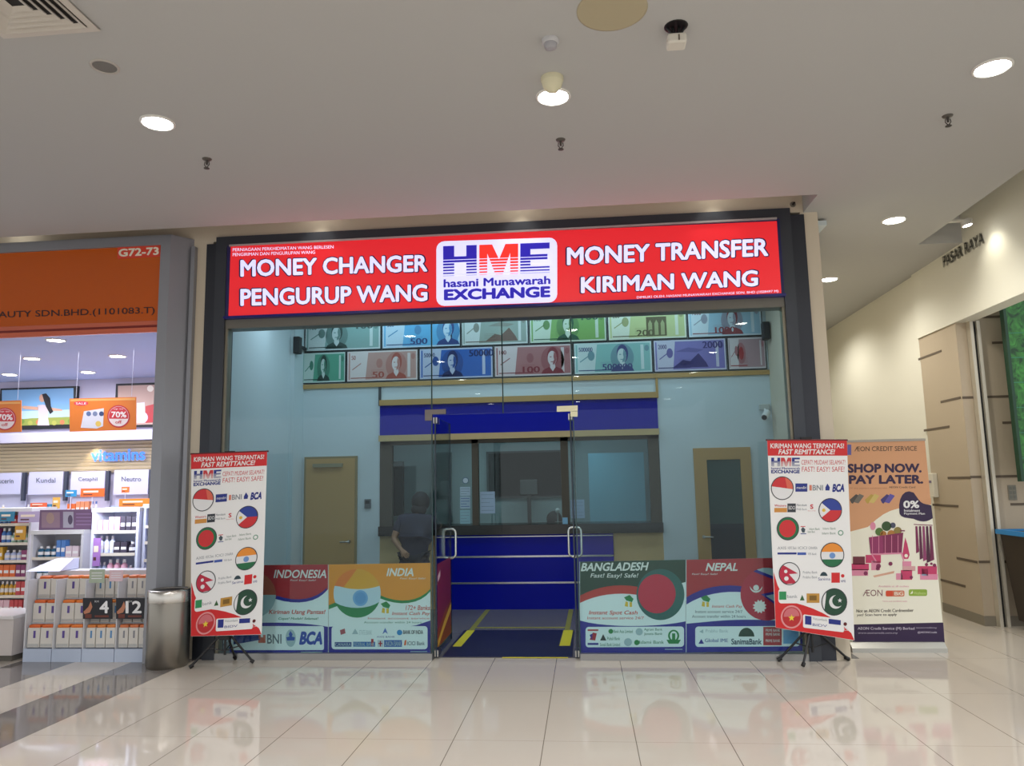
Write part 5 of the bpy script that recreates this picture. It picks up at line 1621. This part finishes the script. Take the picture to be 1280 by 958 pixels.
for i, (px, py) in enumerate(((70, 425), (40, 448), (147, 445), (12, 468), (110, 465))):
    q = on_z(px, py, PCZ)
    downlight((q.x, q.y, PCZ), ['pharmacy ceiling downlight nearest the orange sign', 'pharmacy ceiling downlight in the second row, the left one', 'pharmacy ceiling downlight in the second row, the right one', 'pharmacy ceiling downlight farthest left in the last row', 'pharmacy ceiling downlight in the last row over the picture'][i], 'pharmacy downlights', PHARM_W * .45, (.92, .93, 1.0), .085)
light('pharmacy_lamp', 'AREA', (-6.6, 1.6, PCZ - .03), PHARM_W, (.9, .92, 1.0), 3.2, 1.6)
p = on_z(45, 434, PCZ)
# framed pictures high on the back wall
def frame_pic(x0, y0, x1, y1, label, draw):
    Y = PB - .05
    a, c = at(x0, y0, Y), at(x1, y1, Y)
    t = thing('framed_picture', label, 'picture', ((a.x + c.x) / 2, Y, c.z), 'framed pictures in the pharmacy')
    MB().box((a.x, Y, c.z), (c.x, PB, a.z), mat('#15161c', 0.4)).build('frame', t)
    f = MB()
    draw(f, PlaneY(Y))
    f.build('photo_print', t)
def pic1(f, S):
    f.rect(S, 2.5, 488, 92, 533, .002, mat('#7fb0dc', 0.4), -0.03)
    f.poly(S, [(2.5, 515), (92, 512), (92, 522), (2.5, 525)], .003, mat('#b4cfe2', 0.4))
    f.poly(S, [(2.5, 527), (40, 523), (92, 521), (92, 530.5), (2.5, 533)], .004, mat('#8f9a48', 0.4))
    for k in range(9):
        f.poly(S, circle(8 + k * 10, 529 - k % 3, 3), .005, mat(['#a8a850', '#c87850', '#6f8c3a'][k % 3], 0.4))
    f.poly(S, [(47, 507), (54, 506), (61, 508), (60, 520), (62, 532), (47, 532), (49, 520)], .006, mat('#cdbfc4', 0.4))
    f.poly(S, [(27, 509), (30, 507.5), (48, 509), (48, 513), (30, 511.5)], .006, mat('#d2a48c', 0.4))
    f.poly(S, [(60, 509), (78, 512), (78, 514), (60, 514)], .006, mat('#d2a48c', 0.4))
    f.poly(S, circle(53, 498, 3.6, 16, 5), .0065, mat('#d2a48c', 0.4))
    f.poly(S, [(53, 493), (58, 492), (63, 498), (64, 508), (67, 515), (63, 518), (58, 509), (55, 500)], .007, mat('#1c1a20', 0.4))
def pic2(f, S):
    f.rect(S, 147.5, 482.5, 214, 532, .002, mat('#b99a90', 0.4), -0.03)
    f.poly(S, [(171, 504), (181, 503), (181, 528), (171, 529)], .003, mat('#d8d4dc', 0.4))
    f.poly(S, [(182, 508), (194, 505), (194, 528), (182, 529)], .004, mat('#b4343c', 0.4))
    f.poly(S, circle(178, 522, 7), .0045, mat('#c8c4e4', 0.4))
    f.poly(S, circle(188, 486, 4), .003, mat('#ece4d8', 0.4))
frame_pic(0.5, 486, 94, 535.5, 'framed photo of a long haired woman with open arms in a field', pic1)
frame_pic(145, 480, 217, 533, 'framed brownish photo partly behind the column, right of the other picture', pic2)
# hanging promotion boards
def promo(x0, y0, x1, y1, Y, label, full):
    a, c = at(x0, y0, Y), at(x1, y1, Y)
    t = thing('hanging_promo_board', label, 'hanging sign', ((a.x + c.x) / 2, Y, c.z), 'hanging promotion boards in the pharmacy')
    S = PlaneY(Y)
    f = MB()
    f.slab(S, [(x0, y0 + 1), (x1, y0 - 1), (x1, y1 - 1.5), (x0, y1 + 1)], 0, .008, mat('#dc7a30', 0.4))
    f.rect(S, x0 + 1, y0 + 2, x1 - 1, y0 + 4.5, .002, mat('#e8a860', 0.4), -.02)
    w = x1 - x0
    rx, ry = x0 + .74 * w if full else x0 + .6 * w, (y0 + y1) / 2 + 2.5
    f.poly(S, circle(rx, ry, 14.2), .002, mat('#c4303c', 0.4))
    f.poly(S, circle(rx, ry, 12.6), .003, mat('#e8d8d8', 0.4))
    f.poly(S, clip([(rx - 15, ry - 15), (rx + 15, ry - 15), (rx + 15, ry + 3), (rx - 15, ry + 3)], circle(rx, ry, 12.2)), .004, mat('#cc3844', 0.4))
    f.text(S, '70%', rx - 9, rx + 10, ry + 1.5, ry - 6, .005, mat('#f4ecec', 0.4), 0.03)
    f.text(S, 'up to', rx - 6, rx + 6, ry - 8, ry - 10, .005, mat('#f4ecec', 0.4))
    f.text(S, 'off', rx - 4, rx + 4, ry + 9, ry + 5, .005, mat('#c4303c', 0.4), .02)
    if full:
        f.poly(S, [(x0 + 14, y1 - 4), (x0 + 18, y0 + 17), (x0 + 43, y0 + 13), (x0 + 42, y1 - 6), (x0 + 34, y1 - 3)], .002, mat('#d8d8e4', 0.4))
        for k in range(3):
            f.poly(S, circle(x0 + 24 + k * 8, y0 + 20, 3), .003, mat(['#5b6f9c', '#7a86a8', '#3c4c78'][k], 0.4))
        f.poly(S, circle(x0 + 36, y1 - 9, 3.5), .003, mat('#e0c060', 0.4))
        f.poly(S, circle(x0 + 14.5, y0 + 7, 9, 20, 3), .002, mat('#d83c50', 0.4)); f.text(S, 'SALE', x0 + 8, x0 + 21, y0 + 8.5, y0 + 5.8, .003, mat('#f4ecec', 0.4))
    f.build('printed_board', t)
    for xx in (a.x + .08, c.x - .08):
        MB().tube([(xx, Y + .004, a.z), (xx, Y + .004, PCZ)], .0025, mat('#b8b8c8', 0.4), 6).build('wire', t)
promo(87, 497.5, 170, 539, 1.0, 'orange hanging board with sachets and a red discount roundel', True)
promo(-24, 501.5, 26.5, 541.5, 1.0, 'orange hanging board cut by the left edge with a red discount roundel', False)
# lit lettering on the slatted wall
VT = MB().text(PlaneY(PB - .1), 'vitamins', 114, 181.5, 577.5, 563, 0, mat('#3a70ff', 0.4, emit=0.5), 0.03, 0, -0.03)
tag(VT.build('lit_lettering', loc=tuple(at(148, 572, PB - .1))), 'glowing blue lowercase lettering on the slatted pharmacy wall', 'sign lettering')
q = at(114, 553, PB - .2)
light('wall_washer', 'SPOT', (q.x, PB - .15, zbk0 - .03), 10, (1, .85, .6), .03, angle=100)
# brand header panels
for i, (x0, x1, s) in enumerate(((-14, 25, 'Eucerin'), (36.5, 77.5, 'Kundal'), (89, 130, 'Cetaphil'), (143, 184.5, 'Neutro'))):
    Y = PB - .12
    a, c = at(x0, 592 if i == 0 else (591, 590.5, 590, 588)[i], Y), at(x1, 618, Y)
    t = thing('header_panel', ['white lit header panel farthest left over the wall shelves', 'white lit header panel with a dark emblem, second along the wall shelves', 'white lit header panel third along the wall shelves, under the lit lettering', 'white lit header panel beside the column'][i], 'header panel', ((a.x + c.x) / 2, Y, c.z), 'header panels over the pharmacy wall shelves')
    f = MB()
    f.box((a.x, Y, c.z), (c.x, Y + .05, a.z), mat('#ccccE8'.lower(), 0.5))
    S = PlaneY(Y)
    f.text(S, s, x0 + 9, x1 - 8, 604.5 - i * .8, 598.5 - i * .8, .003, mat('#5c6274', 0.5), 0.01)
    f.build('panel', t)
    MB().box((c.x + .015, Y, c.z - .1), (c.x + .06, Y + .05, a.z), mat('#3c4152', 0.5)).build('side_post', t)
    # the wall shelf under each header
    g0_, g1_ = at(x0, 655, PB - .05).x, at(x1 + 6, 655, PB - .05).x
    u = thing('wall_shelving', ['white wall shelving farthest left at the back of the pharmacy', 'white wall shelving second along the pharmacy back wall', 'white wall shelving third along the pharmacy back wall', 'white wall shelving beside the column at the pharmacy back wall'][i], 'shelving', ((g0_ + g1_) / 2, PB - .2, 0), 'wall shelving in the pharmacy')
    bk = MB().box((g0_, PB - .06, 0), (g1_, PB - .04, c.z), mat('#c8c8de', 0.5))
    bk.build('back_panel', u)
    for k in range(4):
        MB().box((g0_, PB - .36, .25 + k * .36), (g1_, PB - .06, .275 + k * .36), mat('#d8d8e6', 0.5)).build('shelf', u)

# products: one box of each kind, then copies
PCOL = ['#d8d4dc', '#b7c4e6', '#e0b8c4', '#27407e', '#8c3c6c', '#d9a83c', '#3c8a8a', '#e06c30', '#c8484c', '#ece4d4', '#7f6aa8', '#4f7fc0', '#9fc4a8', '#2c3a34', '#dcd070']
PROTO = {}
def product(w, d, h, col, kind, x, y, z, label, group):
    key = (round(w, 2), round(h, 2), col, kind)
    if key not in PROTO:
        b = MB()
        m, m2 = mat(col, 0.45), mat('#e8e4e4' if col not in ('#d8d4dc', '#ece4d4') else '#5a78b8', 0.45)
        if kind == 'box':
            b.box((-w / 2, -d / 2, 0), (w / 2, d / 2, h), m)
            b.box((-w / 2 * .8, -d / 2 - .001, h * .3), (w / 2 * .8, -d / 2, h * .55), m2)
        else:
            b.lathe(0, 0, [(w * .44, 0), (w * .47, h * .05), (w * .47, h * .66), (w * .28, h * .74), (w * .2, h * .8)], m, 14)
            b.lathe(0, 0, [(w * .23, h * .8), (w * .23, h)], m2, 12)
            b.lathe(0, 0, [(w * .475, h * .2), (w * .475, h * .5)], m2, 14)
        o = b.build('product_' + ('box' if kind == 'box' else 'bottle'))
        PROTO[key] = o
    else:
        o = PROTO[key].copy()
        C.objects.link(o)
    o.location = (x, y, z + .003)
    tag(o, label, 'product', group)
def fill(x0, x1, y, z, hmax, place, seed, dens=1.0, cols=None):
    rr = random.Random(seed)
    x = x0 + .01
    cols = cols or PCOL
    while x < x1 - .05:
        n = rr.choice((2, 2, 3, 4))
        col = rr.choice(cols)
        kind = rr.choice(('box', 'box', 'bottle'))
        w = rr.choice((.05, .06, .075))
        h = min(hmax, rr.choice((.12, .16, .19)))
        for _ in range(n):
            if x + w > x1:
                return
            product(w, .08, h, col, kind, x + w / 2, y, z, f'small pharmacy {kind} {place}', f'products {place}')
            x += w + .008
# back wall goods
for i, (x0, x1) in enumerate(((-2, 25), (36.5, 77.5), (89, 130), (143, 184.5))):
    a, c = at(x0, 640, PB - .2).x, at(x1, 640, PB - .2).x
    for k in (2, 3):
        fill(a, c, PB - .27, .275 + k * .36, .22, 'on the back wall shelving', 50 + i * 7 + k, cols=['#e06c30', '#d8d4dc', '#b7c4e6', '#d9a83c', '#e8946a', '#3c8ab8'])

def gondola(x0, x1, y0, y1, top, zs, label, place, seed, cols=None, m='#cfcdd2', side=True):
    t = thing('shelf_unit', label, 'shelf unit', ((x0 + x1) / 2, (y0 + y1) / 2, 0), 'shelf units on the pharmacy floor')
    M_ = mat(m, 0.45)
    MB().box((x0, y1 - .03, 0), (x1, y1, top), M_).build('back_panel', t)
    for xx in (x0, x1 - .03):
        MB().box((xx, y0, 0), (xx + .03, y1 - .03, top), M_).build('side_panel', t)
    MB().box((x0 - .005, y0 - .01, top), (x1 + .005, y1, top + .045), mat('#d6d4d4', 0.4)).build('top_board', t)
    for i, z in enumerate(zs):
        s = MB().box((x0 + .03, y0, z - .025), (x1 - .03, y1 - .03, z), M_).build('shelf', t)
        MB().box((x0 + .03, y0 - .006, z - .028), (x1 - .03, y0, z + .006), mat('#d9cfc0', 0.45)).build('price_rail', s)
        hm = (zs[i + 1] if i + 1 < len(zs) else top) - z - .06
        fill(x0 + .04, x1 - .04, y0 + .07, z, max(.1, hm), place, seed + i, cols=cols)
    return t
Y1 = .85
a0, a1_ = at(37, 700, Y1).x, at(103, 700, Y1).x
zt1 = at(80, 668, Y1).z
zz = [at(80, y, Y1).z for y in (760, 728, 697)]
gondola(a0, a1_, Y1, Y1 + .4, zt1, zz, 'white free standing shelf unit behind the diaper bins, with a purple header', 'on the white middle shelf unit', 11, cols=['#e0b8c4', '#d8c4cc', '#27607e', '#2c6a5c', '#d8d4dc', '#4f7fc0', '#c8a0ac'])
a, c = at(50, 638, Y1 + .1), at(121, 661, Y1 + .1)
hd = thing('shelf_header', 'purple picture header standing on the white middle shelf unit', 'header board', ((a.x + c.x) / 2, Y1 + .1, zt1 + .045))
MB().box((a.x, Y1 + .1, zt1 + .045), (c.x, Y1 + .13, a.z), mat('#6d5070', 0.4)).build('board', hd)
f = MB()
S = PlaneY(Y1 + .1)
f.rect(S, 52, 640.5, 75, 660, .002, mat('#8c7080', 0.4)); f.poly(S, circle(63, 648, 5, 16, 7), .003, mat('#9c8078', 0.4))
f.rect(S, 79, 640, 92, 660, .002, mat('#a09aa8', 0.4)); f.poly(S, circle(88, 650, 3, 16, 6), .003, mat('#4a3c54', 0.4))
for k in range(4):
    f.rect(S, 95, 642 + k * 4.4, 114, 643.5 + k * 4.4, .002, mat('#8a6c90', 0.4))
f.rect(S, 116.5, 637.5, 121, 661, .002, mat('#1c2038', 0.4))
f.build('printed_picture', hd)
Y2 = 1.5
a0, a1_ = at(-45, 700, Y2).x, at(36, 700, Y2).x
gondola(a0, a1_, Y2, Y2 + .45, at(20, 640, Y2).z, [at(15, y, Y2).z for y in (770, 745, 722, 701, 679)] + [at(15, 655, Y2).z], 'white shelf unit full of bottles at the left edge of the view', 'on the left edge shelf unit', 31)
Y3 = .7
a0, a1_ = at(113, 690, Y3).x, at(172, 690, Y3).x
gondola(a0, a1_, Y3, Y3 + .4, at(150, 640, Y3).z, [at(150, y, Y3).z for y in (745, 722, 692, 664)], 'brightly lit white shelf unit beside the column with pink and red goods', 'on the bright shelf unit by the column', 71, cols=['#d8dcf0', '#c83c5c', '#e0a8bc', '#3c3444', '#b7c4e6', '#d05a80'], m='#dfe4f6')
light('display_light', 'AREA', ((a0 + a1_) / 2, Y3 - .25, at(150, 632, Y3).z), 3.2, (.8, .87, 1.0), .5, .1, rot=(math.radians(35), 0, 0))
Y4 = .75
a0, a1_ = a1_ + .02, a1_ + .3
gondola(a0, a1_, Y4, Y4 + .4, at(150, 636, Y4).z, [at(150, y, Y4).z for y in (745, 722, 700, 678, 658)], 'white shelf unit half hidden by the column with blue goods', 'on the shelf unit half hidden by the column', 91, cols=['#2c5a9c', '#d8dcf0', '#27407e', '#b7c4e6'], m='#dfe4f6')
# small upright shelf talkers
for x0, y0, x1, y1, Y, col, lab in ((101, 611, 130, 621, 2.96, '#e86a2c', 'orange shelf topper under the third white header panel'), (149, 624, 188, 633, 2.93, '#f08c34', 'orange and yellow shelf topper beside the column'), (82, 613, 95, 621, 2.96, '#2f8fc4', 'small bright blue card on the wall shelving'), (19, 658, 31, 675, Y2 - .02, '#c8942c', 'mustard yellow price card on the left shelf unit'), (66, 622, 74, 636, 2.96, '#d8a84c', 'narrow yellow card standing near the purple header'), (152, 609, 161, 616, 2.96, '#f07830', 'small square orange card on the wall shelving by the column'), (38, 629, 58, 634, 2.96, '#e8643c', 'low orange red strip card behind the purple header'), (117, 673, 124, 708, Y3 - .02, '#a878c0', 'tall narrow lilac card on the bright shelf unit'), (0, 640, 17, 652, Y2 - .03, '#2f7fa0', 'blue picture card at the left edge over the bottles'), (23, 640, 50, 653, Y2 - .03, '#b9a8cc', 'lilac picture card left of the purple header')):
    a, c = at(x0, y0, Y), at(x1, y1, Y)
    b = MB().box((a.x, Y, c.z), (c.x, Y + .012, a.z), mat(col, 0.45))
    w_, h_ = c.x - a.x, a.z - c.z
    b.box((a.x + .12 * w_, Y - .002, c.z + .5 * h_), (a.x + .75 * w_, Y, c.z + .72 * h_), mat('#f0e0cc', 0.45))
    b.box((a.x + .12 * w_, Y - .002, c.z + .2 * h_), (a.x + .5 * w_, Y, c.z + .32 * h_), mat('#5a3030', 0.45))
    if Y in (2.93, 2.96):
        b.box(((a.x + c.x) / 2 - .004, Y + .002, 1.356), ((a.x + c.x) / 2 + .004, Y + .01, c.z), mat('#d8d8e6', 0.4))
    tag(b.build('shelf_card', loc=((a.x + c.x) / 2, Y, c.z)), lab, 'shelf card')

# the four front display bins with diaper packs
YF = -.15
xs = [at(x, 820, YF).x for x in (28, 64, 101.5, 142.5, 184)]
def diaper(col_top, mark, w, h):
    t = thing('diaper_pack', 'white diaper pack', 'diaper pack', (0, 0, 0))
    b = MB().box((-w / 2, -.05, 0), (w / 2, .05, h * .87), mat('#d6d2ca', 0.4))
    b.box((-w / 2 * .9, -.054, h * .05), (w / 2 * .9, -.05, h * .16), mat('#b8b8b4', 0.4))
    b.build('bag', t, bevel=.012)
    MB().box((-w / 2 * .92, -.048, h * .86), (w / 2 * .92, .048, h), mat(col_top, 0.4)).build('top_seal', t, bevel=.01)
    MB().box((-w * .02, -.0525, h * .42), (w * .16, -.05, h * .74), mat(mark, 0.4)).build('printed_mark', t)
    return t
pw_, ph_ = .115, .22
protos = {}
kinds4 = [('#d8652a', '#5a4590'), ('#e0772c', '#5a4590'), ('#d8803c', '#4f86b8'), ('#d87a4a', '#8a8a90')]
for i in range(4):
    x0, x1 = xs[i], xs[i + 1]
    t = thing('display_bin', ['white display bin of diaper packs farthest from the column', 'white display bin of diaper packs second from the left', 'white display bin behind the black card numbered four', 'white display bin behind the black card numbered twelve, next to the column'][i], 'display bin', ((x0 + x1) / 2, YF + .25, 0), 'front display bins of the pharmacy')
    MB().box((x0 + .004, YF, 0), (x1 - .004, YF + .5, .125), mat('#b8c4d8', 0.4)).build('plinth', t)
    MB().box((x0, YF + .005, .125), (x0 + .010, YF + .22, .80), mat('#cfd0d4', 0.35)).build('divider', t)
    MB().box((x0, YF + .3, .125), (x1, YF + .5, .86), mat('#d0d0d6', 0.4)).build('back_panel', t)
    for k in range(3):
        sx = (x0 + x1) / 2
        MB().box((x0 + .014, YF + .01 + k * .13, .125 + k * .235 - (.0 if k else .0)), (x1 - .004, YF + .48, .135 + k * .235)).build('tier', t) if False else None
        n = 2 if i < 2 else 3
        for j in range(n):
            key = (i, n)
            wp = (x1 - x0 - .03) / n - .01
            lx = x0 + .018 + (wp + .01) * (j + .5)
            loc = (lx, YF + .075 + k * .055, .135 + k * .235)
            lab = ['diaper pack with orange top and purple mark in the bin farthest left', 'diaper pack with orange top and purple mark in the second bin', 'orange and blue diaper pack around the black card numbered four', 'orange topped diaper pack around the black card numbered twelve'][i]
            gr = ['packs in the farthest left display bin', 'packs in the second display bin', 'packs in the display bin numbered four', 'packs in the display bin numbered twelve'][i]
            if i not in protos:
                protos[i] = diaper(kinds4[i][0], kinds4[i][1], wp, ph_)
                o = protos[i]
                o.location = loc
                o['label'] = lab
                o['group'] = gr
            else:
                dup(protos[i], loc, lab, gr)
    for k in (1, 2):
        MB().box((x0 + .014, YF + .02 + k * .055, .135 + k * .235 - .012), (x1 - .004, YF + .3, .135 + k * .235 - .002), mat('#b9c4cc', 0.3)).build('tier', t)
def price_card(x0, y0, x1, y1, num, label):
    Y = YF - .012
    S = PlaneY(Y)
    a, c = at(x0, y0, Y), at(x1, y1, Y)
    f = MB()
    f.slab(S, [(x0, y0), (x1, y0), (x1, y1), (x0, y1)], 0, .008, mat('#0e0f1a', 0.4))
    f.poly(S, [(x0 + 1, y1 - 9), (x0 + 7, y1 - 15), (x0 + 10, y1 - 22), (x0 + 12, y1 - 15), (x0 + 9, y1 - 8), (x0 + 2, y1 - 6)], .001, mat('#b87a5c', 0.4))
    f.rect(S, x0 + 3, y1 - 6, x0 + 11, y1 - 1, .001, mat('#6a2c1c', 0.4))
    f.text(S, num, x1 - 5 - 8.5 * len(num) - 2, x1 - 4, y1 - 7, y0 + 3.5, .001, mat('#ececec', 0.4), 0.03)
    f.text(S, 'RM', x0 + 15, x0 + 20, y0 + 5.5, y0 + 3, .001, mat('#c8c8c8', 0.4))
    f.rect(S, x0 + 15, y1 - 4.5, x1 - 4, y1 - 2, .001, mat('#6a2c1c', 0.4))
    tag(f.build('price_card', loc=((a.x + c.x) / 2, Y, c.z)), label, 'price card', 'black price cards')
price_card(103.5, 748, 140, 774, '4', 'black price card numbered four on the diaper bins')
price_card(145, 748, 181, 774, '12', 'black price card numbered twelve on the diaper bins')
for x0, y0, x1, y1, col, lab in ((112, 712, 130, 729, '#a8b4a0', 'greenish note card standing on top of the bins'), (137, 713, 153, 727, '#d8bcc4', 'small pink edged card standing on top of the bins')):
    Y = YF - .007
    a, c = at(x0, y0, Y), at(x1, y1, Y)
    zb_ = c.z
    b = MB().box((a.x, Y, zb_), (c.x, Y + .0065, a.z), mat(col, 0.45))
    w_, h_ = c.x - a.x, a.z - zb_
    for k in range(3):
        b.box((a.x + .15 * w_, Y - .001, zb_ + h_ * (.3 + .2 * k)), (a.x + .85 * w_, Y, zb_ + h_ * (.35 + .2 * k)), mat('#e6e6ee', 0.45))
    tag(b.build('note_card', loc=((a.x + c.x) / 2, Y, zb_)), lab, 'note card')
a, c = at(50, 716, YF + .42), at(92, 716, YF + .42)
b = MB()
b.add([(a.x, YF + .2, .83), (c.x, YF + .2, .83), (c.x, YF + .5, .83), (a.x, YF + .5, .83), (a.x + .18, YF + .4, .94), (c.x, YF + .4, .94), (c.x, YF + .5, .94), (a.x + .18, YF + .5, .94)], [(3, 2, 1, 0), (0, 1, 5, 4), (4, 5, 6, 7), (0, 4, 7, 3), (1, 2, 6, 5), (2, 3, 7, 6)], mat('#d6d8ee', 0.3))
for v in b.v:
    v.z += .035
tag(b.build('plastic_cover', loc=((a.x + c.x) / 2, YF + .35, .83)), 'folded translucent white plastic cover lying on the left bins', 'plastic cover')
# low blurred base cabinet at the far left
a = at(27, 800, YF + .05)
lb = thing('low_cabinet', 'low pale cabinet left of the diaper bins at the edge of the view', 'cabinet', (a.x - .7, YF + .3, 0))
MB().box((a.x - 1.4, YF - .0, .06), (a.x - .06, YF + .5, .42), mat('#c4bcb8', 0.3)).build('body', lb)
MB().box((a.x - 1.42, YF - .02, .42), (a.x - .05, YF + .5, .45), mat('#d8d4d4', 0.2)).build('top', lb)
MB().box((a.x - 1.38, YF + .03, 0), (a.x - .08, YF + .48, .06), mat('#5a564e', 0.5)).build('plinth', lb)
